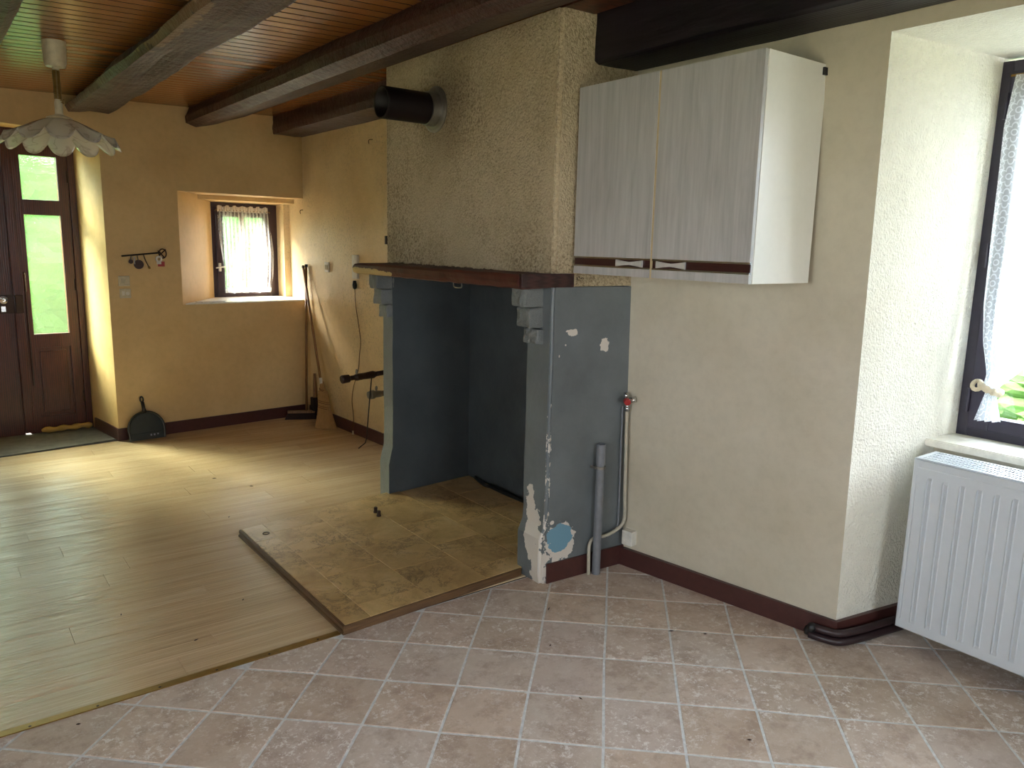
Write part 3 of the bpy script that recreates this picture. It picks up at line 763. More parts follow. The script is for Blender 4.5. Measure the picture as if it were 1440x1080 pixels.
bm = new(); grid = []
for j in range(5):
    z = 1.885 - 0.045 * j / 4 if j < 4 else 1.835; rowv = []
    for i_ in range(161):
        u = i_ / 160; s = 0.043 + 0.48 * u; d = -0.036 - (0.016 - 0.002 * j) * math.sin(u * PI * 30) - 0.004 * math.sin(u * 50)
        p_ = W0 + WU * s + WN * d; rowv.append(bm.verts.new((p_.x, p_.y, z + (0.007 * math.sin(u * 41) if j == 0 else 0))))
    grid.append(rowv)
for j in range(4):
    for i_ in range(160): bm.faces.new((grid[j][i_], grid[j][i_ + 1], grid[j + 1][i_ + 1], grid[j + 1][i_]))
obj('ruffle', bm, M_HEM, cur, smooth=True)
bm = new(); grid = []
for j in range(4):
    z = 1.145 - 0.04 * j / 3; rowv = []
    for i_ in range(91):
        u = i_ / 90; l = interp(LT, z); r = interp(RT, z); s = l + (r - l) * u; d = -0.038 - 0.011 * math.sin(u * PI * 22 + 0.6 * math.sin(z * 6))
        p_ = W0 + WU * s + WN * (d - .003); rowv.append(bm.verts.new((p_.x, p_.y, z)))
    grid.append(rowv)
for j in range(3):
    for i_ in range(90): bm.faces.new((grid[j][i_], grid[j][i_ + 1], grid[j + 1][i_ + 1], grid[j + 1][i_]))
obj('hem', bm, M_HEM, cur, smooth=True)
# papers on the sill
bm = new(); b2 = bmesh.new(); box(b2, -0.11, 0.11, -0.05, 0.05, 0, 0.006); merge(bm, b2, Matrix.Translation((1.93, 6.78, 1.0655)) @ Matrix.Rotation(0.35, 4, 'Z'))
tag(obj('folded_paper', bm, M_PAPER), 'flat folded paper lying at the left end of the back window sill', 'paper')

# ------------------------------------------------------------------ large window at the right
win2 = bpy.data.objects.new('window_2', None); win2.location = (3.55, 0.85, 0.83); COL.objects.link(win2); win2['kind'] = 'structure'
bm = new()
box(bm, 3.552, 3.62, 1.405, 1.449, 0.829, 2.368, 0.003); box(bm, 3.552, 3.62, 0.225, 0.27, 0.829, 2.368, 0.003)
box(bm, 3.554, 3.62, 0.27, 1.405, 0.829, 0.868, 0.003); box(bm, 3.554, 3.62, 0.27, 1.405, 2.325, 2.368, 0.003)
obj('window_frame', bm, M_WFRAME2, win2)
for a, b, ln in ((0.845, 1.405, 0), (0.27, 0.841, 1)):
    bm = new(); box(bm, 3.535, 3.60, b - 0.085, b, 0.868, 2.325, 0.004); box(bm, 3.535, 3.60, a, a + 0.07, 0.868, 2.325, 0.004)
    box(bm, 3.537, 3.598, a + .07, b - .085, 0.868, 0.925, 0.004); box(bm, 3.537, 3.598, a + .07, b - .085, 2.25, 2.325, 0.004)
    s_ = obj('sash', bm, M_WFRAME2, win2)
    bm = new(); box(bm, 3.566, 3.57, a + .067, b - .082, 0.922, 2.253); obj('pane', bm, M_GLASS, s_)
for z_ in (2.19, 1.60, 0.99):
    bm = new(); tube(bm, [(3.528, 1.408, z_ - 0.05), (3.528, 1.408, z_ + 0.05)], 0.008, 8); obj('hinge', bm, M_WFRAME2, win2)
bm = new(); prism(bm, [(3.33, 0.17), (3.5515, 0.2), (3.5515, 1.450), (3.33, 1.488)], 0.8005, 0.832)
bmesh.ops.recalc_face_normals(bm, faces=bm.faces); bmesh.ops.bevel(bm, geom=bm.edges[:], offset=0.005, segments=2, affect='EDGES')
obj('window_sill', bm, M_SILL, win2)
# lace curtain drawn to a tie-back
LL = [(2.30, 1.372), (2.11, 1.392), (1.74, 1.387), (1.40, 1.381), (1.25, 1.366), (1.12, 1.33), (1.06, 1.335)]
RR = [(2.30, 0.84), (1.9, 0.87), (1.6, 0.94), (1.4, 1.03), (1.25, 1.12), (1.12, 1.225), (1.06, 1.285)]
bm = new(); uvl = bm.loops.layers.uv.new('UVMap'); NU, NV = 100, 60; grid = []; uvs = {}
for j in range(NV + 1):
    z = 2.30 - (2.30 - 1.055) * j / NV; rowv = []; l = interp(LL, z); r = interp(RR, z); w_ = abs(l - r)
    for i_ in range(NU + 1):
        u = i_ / NU; yy = l + (r - l) * u; sq = min(1, max(0.0, (1.9 - z) / 0.8))
        d = (0.006 + 0.013 * sq) * math.sin(u * PI * 13 + 1.0 + z * 1.2)
        vtx = bm.verts.new((3.498 + d - 0.015 * sq, yy, z)); uvs[vtx] = (u * 0.62, z); rowv.append(vtx)
    grid.append(rowv)
for j in range(NV):
    for i_ in range(NU):
        f = bm.faces.new((grid[j][i_], grid[j][i_ + 1], grid[j + 1][i_ + 1], grid[j + 1][i_]))
        for lp in f.loops: lp[uvl].uv = uvs[lp.vert]
lace = obj('lace_curtain', bm, M_LACE, smooth=True)
tag(lace, 'white flower lace curtain tied back on the large right window', 'curtain')
bm = new(); uvl = bm.loops.layers.uv.new('UVMap'); grid = []; uvs = {}
for j in range(9):
    t = j / 8; z = 1.05 - 0.135 * t; rowv = []
    for i_ in range(37):
        u = i_ / 36; yy = 1.325 - 0.035 * u + (0.5 - u) * 0.065 * t
        vtx = bm.verts.new((3.485 + (0.008 + 0.012 * t) * math.sin(u * PI * 7), yy, z + 0.01 * u * t)); uvs[vtx] = (u * 0.2, z); rowv.append(vtx)
    grid.append(rowv)
for j in range(8):
    for i_ in range(36):
        f = bm.faces.new((grid[j][i_], grid[j][i_ + 1], grid[j + 1][i_ + 1], grid[j + 1][i_]))
        for lp in f.loops: lp[uvl].uv = uvs[lp.vert]
obj('tail', bm, M_LACE, lace, smooth=True)
bm = new(); ring_ = []
for i_ in range(25):
    a_ = 2 * PI * i_ / 24; ring_.append((3.488 + 0.028 * math.cos(a_), 1.31 + 0.036 * math.sin(a_), 1.055 + 0.012 * math.sin(a_)))
tube(bm, ring_, [0.014 + 0.004 * math.sin(i_ * 2.3) for i_ in range(25)], 8)
ring_ = [(3.50 + 0.01 * math.cos(2 * PI * i_ / 12), 1.368 + 0.018 * math.sin(2 * PI * i_ / 12), 1.062 + 0.018 * math.cos(2 * PI * i_ / 12)) for i_ in range(13)]
tube(bm, ring_, 0.009, 8)
obj('tie_back', bm, M_WOOL, lace, smooth=True, label='cream woollen tie')
bm = new(); tube(bm, [(3.50, 1.39, 2.30), (3.50, 0.84, 2.30)], 0.005, 8); tube(bm, [(3.50, 1.38, 2.30), (3.537, 1.38, 2.30)], 0.004, 6); tube(bm, [(3.50, 0.86, 2.30), (3.537, 0.86, 2.30)], 0.004, 6)
obj('rod', bm, M_BRASS, lace)

# frames for the unseen windows added to bring in more daylight
def added_window(n, y0, y1, z0, z1):
    w_ = bpy.data.objects.new('window_%d' % n, None); w_.location = (-1.75, (y0 + y1) / 2, z0); COL.objects.link(w_); w_['kind'] = 'structure'
    bm = new(); x0, x1 = -1.82, -1.75
    box(bm, x0, x1, y0, y0 + .06, z0, z1); box(bm, x0, x1, y1 - .06, y1, z0, z1); box(bm, x0, x1, y0 + .06, y1 - .06, z0, z0 + .06); box(bm, x0, x1, y0 + .06, y1 - .06, z1 - .06, z1)
    ym = (y0 + y1) / 2; box(bm, x0, x1, ym - .04, ym + .04, z0 + .06, z1 - .06); obj('window_frame', bm, M_WFRAME, w_)  # frame of the added window
    bm = new(); box(bm, -1.79, -1.786, y0 + .06, y1 - .06, z0 + .06, z1 - .06); obj('pane', bm, M_GLASS, w_)  # pane of the added window
added_window(3, -0.5, 1.1, 0.9, 2.1)  # unseen left window, added to light the foreground

w_ = bpy.data.objects.new('window_4', None); w_.location = (0.95, -2.65, 0.9); COL.objects.link(w_); w_['kind'] = 'structure'  # unseen near window, added for more light in the room
bm = new(); box(bm, 0.3, 0.36, -2.7, -2.62, 0.9, 2.1); box(bm, 1.54, 1.6, -2.7, -2.62, 0.9, 2.1); box(bm, 0.36, 1.54, -2.7, -2.62, 0.9, 0.96); box(bm, 0.36, 1.54, -2.7, -2.62, 2.04, 2.1); box(bm, 0.92, 0.98, -2.7, -2.62, 0.96, 2.04)
obj('window_frame', bm, M_WFRAME, w_)
bm = new(); box(bm, 0.36, 1.54, -2.668, -2.664, 0.96, 2.04); obj('pane', bm, M_GLASS, w_)

# ------------------------------------------------------------------ fireplace
fp = thing('fireplace', 'tall plastered fireplace with grey painted jambs and brown wooden mantel', 'fireplace', (2.5, 3.45, 0))
bm = new(); prism(bm, [(2.25, 2.668), (2.735, 2.646), (2.898, 2.70), (2.898, 4.243), (2.25, 4.243)], 1.418, lambda x, y: 2.592 if x < 2.3 else 2.60)
bmesh.ops.recalc_face_normals(bm, faces=bm.faces); bmesh.ops.bevel(bm, geom=[e for e in bm.edges if abs(e.verts[0].co.z - e.verts[1].co.z) > .5 and e.verts[0].co.x < 2.3], offset=0.018, segments=3, affect='EDGES')
obj('hood', bm, M_HOOD, fp, label='rough stained cream plaster hood')
# right cheek with paint chips
def rounded(bm, pts, z0, z1, front_x, off=0.02, seg=3):
    prism(bm, pts, z0, z1); bmesh.ops.recalc_face_normals(bm, faces=bm.faces)
    bmesh.ops.bevel(bm, geom=[e for e in bm.edges if abs(e.verts[0].co.z - e.verts[1].co.z) > .1 and min(v.co.x for v in e.verts) < front_x and e.verts[0].co.y < 2.75], offset=off, segments=seg, affect='EDGES')
bm = new(); rounded(bm, [(2.253, 2.671), (2.76, 2.642), (2.86, 2.70), (2.86, 2.845), (2.253, 2.845)], 0.0, 1.415, 2.3, 0.014)
bmesh.ops.subdivide_edges(bm, edges=[e for e in bm.edges if abs(e.verts[0].co.z - e.verts[1].co.z) > 1], cuts=24)
for v_ in bm.verts:
    if v_.co.x < 2.30:
        q = max(0, 1 - max(0, v_.co.z - 0.24) / 0.05) if v_.co.z > 0.24 else 1
        v_.co.x -= 0.030 * q * (1 if v_.co.z > 0.03 else 0.7) + 0.004 * mnoise.noise(Vector((0, v_.co.y * 9, v_.co.z * 5)))
jr = obj('right_jamb', bm, M_GREY, fp, label='right jamb with peeling grey paint and a pale blue patch')
skirt('skirting', [(2.748, 2.642), (2.262, 2.669)], 0.098, 0.010, 1, M_SKIRT, jr)
bm = new(); prism(bm, [(2.25, 4.168), (2.25, 4.285), (2.86, 4.32), (2.92, 4.24)], 0.0, 1.415); bmesh.ops.recalc_face_normals(bm, faces=bm.faces)
bmesh.ops.subdivide_edges(bm, edges=[e for e in bm.edges if abs(e.verts[0].co.z - e.verts[1].co.z) > 1], cuts=24)
for v_ in bm.verts:
    if v_.co.x < 2.30:
        q = max(0, 1 - max(0, v_.co.z - 0.26) / 0.05) if v_.co.z > 0.26 else 1
        v_.co.x -= 0.028 * q; v_.co.x -= 0.004 * mnoise.noise(Vector((3, v_.co.y * 9, v_.co.z * 5)))
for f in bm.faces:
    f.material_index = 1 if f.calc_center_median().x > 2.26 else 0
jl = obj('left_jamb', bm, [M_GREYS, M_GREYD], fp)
# stepped corbel stones
def corbel(y0, y1, parent, seed):
    steps = [(2.145, 1.322, 1.398), (2.178, 1.228, 1.314), (2.214, 1.15, 1.218)]
    rr = random.Random(seed)
    for k_, (x, z0, z1) in enumerate(steps):
        bm = new(); e = rr.uniform(-.004, .004); box(bm, x, 2.27, y0 + e, y1 + e, z0, z1 + (0.012 if k_ == 0 else 0.006), 0.010)
        bmesh.ops.subdivide_edges(bm, edges=bm.edges[:], cuts=3, use_grid_fill=True)
        for v_ in bm.verts: v_.co += Vector((0.011, 0.006, 0.005)) * mnoise.noise(v_.co * 28 + Vector((seed, 0, 0)))
        obj('corbel_stone', bm, M_GREYS, parent)
corbel(4.172, 4.272, jl, 1); corbel(2.735, 2.838, jr, 2)
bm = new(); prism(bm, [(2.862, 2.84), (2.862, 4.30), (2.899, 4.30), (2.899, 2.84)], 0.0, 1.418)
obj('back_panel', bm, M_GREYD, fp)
bm = new(); box(bm, 2.842, 2.861, 2.85, 3.60, 0.041, 0.10, 0.004); obj('rear_skirting', bm, M_SKIRT, fp)
# mantel: long front beam and darker return
bm = new(); N_ = 60; rings = []
for i_ in range(N_ + 1):
    yy = 2.668 + (4.335 - 2.668) * i_ / N_; t = max(0.0, (yy - 4.22) / 0.115)
    n1 = 0.006 * mnoise.noise(Vector((yy * 4, 0, 1))); n2 = 0.006 * mnoise.noise(Vector((yy * 14, 5, 1)))
    xf = 2.052 + n1 + 0.03 * t * t; zb = 1.410 + n2 * 0.7; zt = 1.4735 + n1 * 0.3 - 0.010 * t
    sec = [(2.249, 1.414), (xf + 0.02, zb), (xf + 0.004, zb + 0.006), (xf - 0.002 + n2, zb + 0.028), (xf + 0.002, zt - 0.012), (xf + 0.014, zt), (2.249, zt + .002)]
    rings.append([bm.verts.new((x, yy + 0.02 * t * (1 if x < 2.1 else 0), z)) for x, z in sec])
for a, b in zip(rings, rings[1:]):
    for k_ in range(7): bm.faces.new((a[k_], a[(k_ + 1) % 7], b[(k_ + 1) % 7], b[k_]))
bm.faces.new(rings[0][::-1]); bm.faces.new(rings[-1])
mt = obj('mantel', bm, M_MANTEL, fp, label='red brown wooden mantel with pale worn left end')
bm = new(); b2 = bmesh.new(); box(b2, 0, 0.30, -0.012, 0.010, 1.415, 1.477, 0.004); merge(bm, b2, Matrix.Translation((2.056, 2.661, 0)) @ Matrix.Rotation(-0.01, 4, 'Z'))
obj('mantel_return', bm, M_MANTEL2, fp, label='dark brown wooden end piece of the mantel')
bm = new(); tube(bm, smooth_path([(2.07, 3.14, 1.412), (2.07, 3.14, 1.392), (2.07, 3.20, 1.390), (2.07, 3.21, 1.412)], 4), 0.0035, 6)
obj('hook', bm, M_STEEL, fp)
bm = new(); box(bm, 2.245, 2.262, 4.235, 4.252, 1.585, 1.635, 0.002); obj('bracket', bm, M_DARKMETAL, fp)

# black flue stub
fl = thing('flue_stub', 'black flue pipe stub sticking out of the chimney hood', 'flue', (2.25, 3.68, 2.295))
bm = new(); lathe(bm, [(0.118, 0.0), (0.118, -0.006), (0.108, -0.012), (0.088, -0.014), (0.086, -0.06), (0.080, -0.062)], (2.249, 3.68, 2.295), 'X', 40)
obj('rosette', bm, M_STEEL, fl, smooth=False, label='dull steel rosette and collar')
bm = new(); lathe(bm, [(0.0001, -0.10), (0.070, -0.10), (0.071, -0.318), (0.079, -0.320), (0.080, -0.31), (0.079, -0.05)], (2.249, 3.68, 2.295), 'X', 40)
obj('pipe', bm, M_FLUE, fl, smooth=True)

# raised hearth
he = thing('hearth_platform', 'low raised hearth platform of tan marbled tiles with wooden edging', 'hearth', (1.8, 3.4, 0))
HP = [(1.252, 2.748), (2.218, 2.800), (2.218, 4.205), (1.250, 4.065)]
bm = new(); prism(bm, [(1.262, 2.76), (2.212, 2.812), (2.212, 4.20), (1.262, 4.055)], 0.0005, 0.034)
prism(bm, [(2.20, 2.85), (2.86, 2.85), (2.86, 4.22), (2.28, 4.16), (2.20, 4.195)], 0.0005, 0.034)
obj('base', bm, M_HEDGE, he)
bm = new()
def edgepiece(a, b, w, z0, z1):
    a = Vector((*a, 0)); b = Vector((*b, 0)); d = (b - a).normalized(); n_ = Vector((-d.y, d.x, 0)) * w
    b2 = bmesh.new(); hexa(b2, [(*a.xy, z0), (*b.xy, z0), (*(b + n_).xy, z0), (*(a + n_).xy, z0)], [(*a.xy, z1), (*b.xy, z1), (*(b + n_).xy, z1), (*(a + n_).xy, z1)])
    bmesh.ops.recalc_face_normals(b2, faces=b2.faces); bmesh.ops.bevel(b2, geom=b2.edges[:], offset=0.003, segments=2, affect='EDGES'); merge(bm, b2)
edgepiece(HP[0], HP[1], 0.012, 0.0005, 0.040); obj('edging', bm, M_HEDGE, he)
bm = new(); edgepiece(HP[3], HP[0], 0.012, 0.018, 0.041); edgepiece((HP[3][0] - .004, HP[3][1]), (HP[0][0] - .004, HP[0][1]), 0.014, 0.0005, 0.016); obj('edging', bm, M_HEDGE, he)
xs = [1.264, 1.385, 1.688, 2.01, 2.30, 2.58, 2.86]; rr = random.Random(5)
for k_ in range(6):
    x0, x1 = xs[k_], xs[k_ + 1]; y = 2.60 - [0.0, 0.05, 0.16, 0.0, 0.12, 0.05][k_] 
    while y < 4.25:
        y1 = y + (0.345 if k_ else 0.62)
        q = [(x0 + .001, y + .001), (x1 - .001, y + .001), (x1 - .001, y1 - .001), (x0 + .001, y1 - .001)]
        if k_ < 4: q = clip(q, 0.0538, -1, 0.0538 * 1.252 - 2.748 - 0.013)
        if k_ >= 4 and len(q) >= 3: q = clip(q, 0, -1, -2.852)
        if len(q) >= 3: q = clip(q, -0.1446, 1, 4.065 - 0.1446 * 1.25 - 0.004) if k_ < 4 else clip(q, -0.1, 1, 4.17 - 0.23 - 0.004)
        if k_ == 3 and len(q) >= 3: q = clip(q, 1, 0, 2.216) if (y1 < 2.86 or y > 4.15) else q
        if k_ == 3 and len(q) >= 3 and y < 2.86 <= y1: q = clip(q, 0, -1, -2.852) if False else q
        if len(q) >= 3:
            bm = new(); slab_piece(bm, q, 0.034, 0.0405, 0.0012); obj('tile', bm, M_HTILE, he)
        y = y1
# bolts on the hearth
for n_, (x, y) in enumerate(((1.992, 3.905), (1.978, 3.838))):
    b = thing('bolt', ['short dark bolt standing on the hearth, further of the pair', 'short dark bolt standing on the hearth, nearer of the pair'][n_], 'bolt', (x, y, 0.0405), 'bolts on the hearth')
    bm = new(); lathe(bm, [(0.0001, 0.0), (0.013, 0.0), (0.013, 0.008), (0.0105, 0.010), (0.0105, 0.030), (0.008, 0.034), (0.0001, 0.034)], (x, y, 0.0406), 'Z', 12); obj('shaft', bm, M_DARKMETAL, b)
bm = new(); ring_ = [(1.352 + 0.017 * math.cos(a_ * PI / 8), 3.93 + 0.017 * math.sin(a_ * PI / 8), 0.0425) for a_ in range(17)]
tube(bm, ring_, 0.002, 6, False); tag(obj('metal_ring', bm, M_DARKMETAL), 'small dark metal ring at the far left corner of the hearth', 'ring')
# cable lying at the back of the hearth
bm = new(); tube(bm, smooth_path([(2.83, 4.10, 0.064), (2.80, 3.95, 0.056), (2.77, 3.83, 0.078), (2.79, 3.68, 0.066), (2.815, 3.52, 0.056), (2.82, 3.35, 0.055)], 5), 0.012, 8)
tag(obj('black_hose', bm, M_BLACK, smooth=True), 'dark hose lying in the shadow at the back of the hearth', 'hose')

# ------------------------------------------------------------------ wall cabinet
cb = thing('wall_cabinet', 'two door wall cabinet with grey woodgrain fronts and white side', 'cabinet', (2.52, 2.175, 1.48))
X1 = 2.716
bm = new()
box(bm, 2.364, X1, 1.703, 1.719, 1.48, 2.275, 0.001); box(bm, 2.364, X1, 2.629, 2.645, 1.48, 2.275, 0.001)
box(bm, 2.366, X1, 1.719, 2.629, 1.482, 1.498); box(bm, 2.366, X1, 1.719, 2.629, 2.257, 2.273); box(bm, X1 - .006, X1, 1.719, 2.629, 1.498, 2.257); box(bm, 2.37, X1 - .006, 1.719, 2.629, 1.86, 1.876)
box(bm, 2.366, X1 - .006, 2.170, 2.186, 1.498, 2.257)
obj('body', bm, M_CABW, cb, label='white laminate carcass')
for (a, b, hx) in ((1.705, 2.172, 'r'), (2.184, 2.643, 'l')):
    bm = new(); box(bm, 2.345, 2.362, a, b, 1.556, 2.275, 0.0012); box(bm, 2.345, 2.362, a, b, 1.480, 1.513, 0.0012); box(bm, 2.354, 2.362, a, b, 1.512, 1.557)
    dr = obj('door', bm, M_ASH, cb)
    bm = new(); box(bm, 2.3505, 2.3545, a + .001, b - .001, 1.5195, 1.549); obj('handle_strip', bm, M_STRIP, dr)
    bm = new(); box(bm, 2.347, 2.3535, a, b, 1.549, 1.5558); box(bm, 2.347, 2.3535, a, b, 1.513, 1.5195); obj('strip_edge', bm, M_CHROME, dr)
    # waisted metal pull in the strip
    h0_, h1_ = (2.0, 2.148) if hx == 'r' else (2.225, 2.375)
    bm = new(); n_ = 12
    rows = []
    for i_ in range(n_ + 1):
        t = i_ / n_; yy = h0_ + (h1_ - h0_) * t; hh = 0.006 + 0.008 * abs(2 * t - 1) ** 1.3
        rows.append([bm.verts.new((2.342, yy, 1.534 - hh)), bm.verts.new((2.342, yy, 1.534 + hh)), bm.verts.new((2.3505, yy, 1.534 + hh)), bm.verts.new((2.3505, yy, 1.534 - hh))])
    for r0, r1 in zip(rows, rows[1:]):
        for k_ in range(4): bm.faces.new((r0[k_], r0[(k_ + 1) % 4], r1[(k_ + 1) % 4], r1[k_]))
    bm.faces.new(rows[0]); bm.faces.new(rows[-1][::-1]); obj('handle', bm, M_PULL, dr, label='waisted bright metal pull')
bm = new(); box(bm, 2.348, 2.364, 2.1725, 2.1835, 1.478, 2.274); obj('centre_edging', bm, M_CREAMEDGE, cb)
bm = new(); box(bm, X1 - .03, X1 + .004, 1.694, 1.702, 2.235, 2.262, 0.001); obj('hanging_bracket', bm, M_BLACK, cb)  # black block in place of a dark hole at the wall

# ------------------------------------------------------------------ radiator
ra = thing('radiator', 'white ribbed panel radiator under the large right window', 'radiator', (3.15, 0.9, 0.085))
Y0, Y1, RX_ = 0.36, 1.395, 3.072
bm = new(); ys = [Y0 + 0.02]
# pressed front with vertical grooves
prof = [(Y1, 3.080), (Y1 - 0.006, RX_), (Y1 - 0.016, RX_), (Y1 - 0.0185, RX_ + 0.003), (Y1 - 0.022, RX_)]
k_ = 0
while 1.318 + 0.008 - 0.0605 * k_ > Y0 + 0.05:
    c_ = 1.318 + 0.008 - 0.0605 * k_
    prof += [(c_ + 0.0125, RX_), (c_ + 0.009, RX_ - 0.003), (c_ + 0.006, RX_ + 0.005), (c_ - 0.006, RX_ + 0.005), (c_ - 0.009, RX_ - 0.003), (c_ - 0.0125, RX_)]; k_ += 1
prof += [(Y0 + 0.01, RX_), (Y0, 3.080)]
zs = [0.088, 0.094, 0.126, 0.136, 0.725, 0.738, 0.768, 0.772, 0.800]
gr = []
for z in zs:
    rowv = []
    for yy, xx in prof:
        x = xx
        if (z <= 0.126 or z >= 0.738) and RX_ - .004 < xx < 3.079: x = RX_
        if z == 0.088: x = max(x, 3.078)
        if z == 0.772: x = max(x, RX_ + 0.003) if Y0 + .02 < yy < Y1 - .02 else x
        rowv.append(bm.verts.new((x, yy, z)))
    gr.append(rowv)
for a, b in zip(gr, gr[1:]):
    for i_ in range(len(prof) - 1): bm.faces.new((a[i_], a[i_ + 1], b[i_ + 1], b[i_]))
pan = obj('front_panel', bm, M_RAD, ra, recalc=True)
bm = new(); box(bm, 3.082, 3.250, Y1 - 0.004, Y1 + 0.002, 0.10, 0.803, 0.002); obj('side_panel', bm, M_RAD, ra)
bm = new(); box(bm, 3.082, 3.250, Y0 - 0.002, Y0 + 0.004, 0.10, 0.803, 0.002); obj('side_panel', bm, M_RAD, ra)
bm = new(); box(bm, 3.236, 3.248, Y0 + .005, Y1 - .005, 0.09, 0.80, 0.002); obj('rear_panel', bm, M_RAD, ra)
bm = new(); box(bm, 3.081, 3.093, Y0 + .004, Y1 - .004, 0.799, 0.806); box(bm, 3.238, 3.250, Y0 + .004, Y1 - .004, 0.799, 0.806)
n_ = 0; yy = Y0 + 0.012
while yy < Y1 - 0.014:
    hexa(bm, [(3.093, yy, 0.801), (3.238, yy + 0.0, 0.801), (3.238, yy + 0.0055, 0.801), (3.093, yy + 0.0055, 0.801)], [(3.093, yy, 0.806), (3.238, yy, 0.806), (3.238, yy + 0.0055, 0.806), (3.093, yy + 0.0055, 0.806)]); yy += 0.0125
for x in (3.128, 3.165, 3.202): box(bm, x - .004, x + .004, Y0 + .01, Y1 - .01, 0.8005, 0.8055)
box(bm, 3.093, 3.238, Y1 - .02, Y1 - .004, 0.7995, 0.8062)
obj('top_grille', bm, M_RAD, ra)
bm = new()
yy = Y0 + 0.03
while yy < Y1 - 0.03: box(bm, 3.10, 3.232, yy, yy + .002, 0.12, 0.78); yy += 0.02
obj('fins', bm, plain('shaded_fin_metal', (170, 172, 174), 0.5, 0.2).m, ra, kind='stuff')  # fins a little greyer than the enamel
bm = new(); tube(bm, [(3.250, 1.25, 0.6), (3.398, 1.25, 0.6)], 0.012, 8); obj('wall_bracket', bm, M_RAD, ra)
bm = new(); tube(bm, [(3.250, 0.55, 0.6), (3.398, 0.55, 0.6)], 0.012, 8); obj('wall_bracket', bm, M_RAD, ra)
# dark heating pipes round the corner
for n_, (z, o_) in enumerate(((0.018, 0.02), (0.050, 0.0))):
    bm = new(); o2 = 0.034 - o_ * 0.4 + (0.018 if n_ == 0 else 0)
    tube(bm, smooth_path([(2.885 - o2, 1.63, z), (2.896 - o2, 1.575, z), (2.915 - o2 * .7, 1.548 - o2 * .7, z), (2.99, 1.528 - o2, z), (3.12, 1.505 - o2, z), (3.26, 1.475 - o2, z + .005), (3.38, 1.455 - o2, z + .02)], 6), 0.0165, 10)
    tag(obj('heating_pipe', bm, M_DARKPIPE, smooth=True), ['lower dark heating pipe bent round the wall corner at the floor', 'upper dark heating pipe bent round the wall corner by the baseboard'][n_], 'pipe', 'dark heating pipes at the wall corner')
bm = new(); b_l = [(2.846, 1.640, 0.03), (2.838, 1.622, 0.052), (2.850, 1.618, 0.02)]
for q in b_l: lathe(bm, [(0.0001, -0.022), (0.016, -0.016), (0.019, 0), (0.013, 0.016), (0.0001, 0.02)], q, 'Z', 8)
tag(obj('pipe_wrap', bm, M_BLACK, smooth=True), 'crumpled dark wrapping on the ends of the corner heating pipes', 'wrap')

# ------------------------------------------------------------------ waste pipe, water pipe, valve, socket
wp = thing('waste_pipe', 'upright grey plastic waste pipe beside the painted fireplace cheek', 'pipe', (2.540, 2.615, 0))
bm = new(); lathe(bm, [(0.0175, 0.30), (0.0175, 0.664), (0.0225, 0.664), (0.0225, 0.562), (0.0205, 0.555), (0.0205, 0.0005)], (2.540, 2.614, 0), 'Z', 20); lathe(bm, [(0.0001, 0.30), (0.0175, 0.30)], (2.540, 2.614, 0), 'Z', 20); obj('pipe', bm, M_PVC, wp, smooth=False)
bm = new(); lathe(bm, [(0.0235, 0.540), (0.026, 0.542), (0.026, 0.553), (0.0235, 0.555)], (2.540, 2.614, 0), 'Z', 20); box(bm, 2.498, 2.516, 2.610, 2.640, 0.545, 0.553, .001); tube(bm, [(2.515, 2.612, .548), (2.500, 2.640, .556)], .004, 6)
obj('clamp', bm, M_STEEL, wp)
wt_ = thing('water_pipe', 'cream painted water pipe with a tap valve in the wall corner', 'pipe', (2.71, 2.60, 0))
bm = new(); tube(bm, smooth_path([(2.700, 2.612, 0.815), (2.708, 2.612, 0.60), (2.716, 2.612, 0.38), (2.722, 2.612, 0.28), (2.712, 2.614, 0.225), (2.66, 2.618, 0.195), (2.60, 2.622, 0.182), (2.545, 2.643, 0.175), (2.508, 2.635, 0.150), (2.498, 2.625, 0.08), (2.498, 2.622, 0.002)], 6), 0.0085, 10)
obj('pipe', bm, M_CREAMPIPE, wt_, smooth=True)
bm = new(); tube(bm, smooth_path([(2.690, 2.632, 0.83), (2.695, 2.634, 0.60), (2.702, 2.636, 0.30), (2.69, 2.633, 0.20), (2.62, 2.636, 0.165)], 5), 0.0055, 8)
obj('thin_pipe', bm, M_PVC, wt_, smooth=True)
bm = new(); lathe(bm, [(0.0001, .81), (0.014, 0.81), (0.014, 0.828), (0.010, 0.832), (0.010, 0.845), (0.015, 0.85), (0.015, 0.87), (0.0001, .87)], (2.700, 2.610, 0), 'Z', 10)
tube(bm, [(2.700, 2.610, 0.862), (2.680, 2.60, 0.872), (2.668, 2.585, 0.868)], [0.014, 0.013, 0.012], 10); tube(bm, [(2.700, 2.610, 0.86), (2.722, 2.575, 0.872)], [0.014, 0.016], 10); tube(bm, [(2.68, 2.60, .872), (2.676, 2.60, 0.905)], [.009, .011], 8)
obj('valve', bm, M_CHROME, wt_, smooth=True)
bm = new(); tube(bm, [(2.668, 2.585, 0.867), (2.656, 2.566, 0.864)], [0.017, 0.016], 12); obj('valve_knob', bm, M_RED, wt_, label='dark red knob')
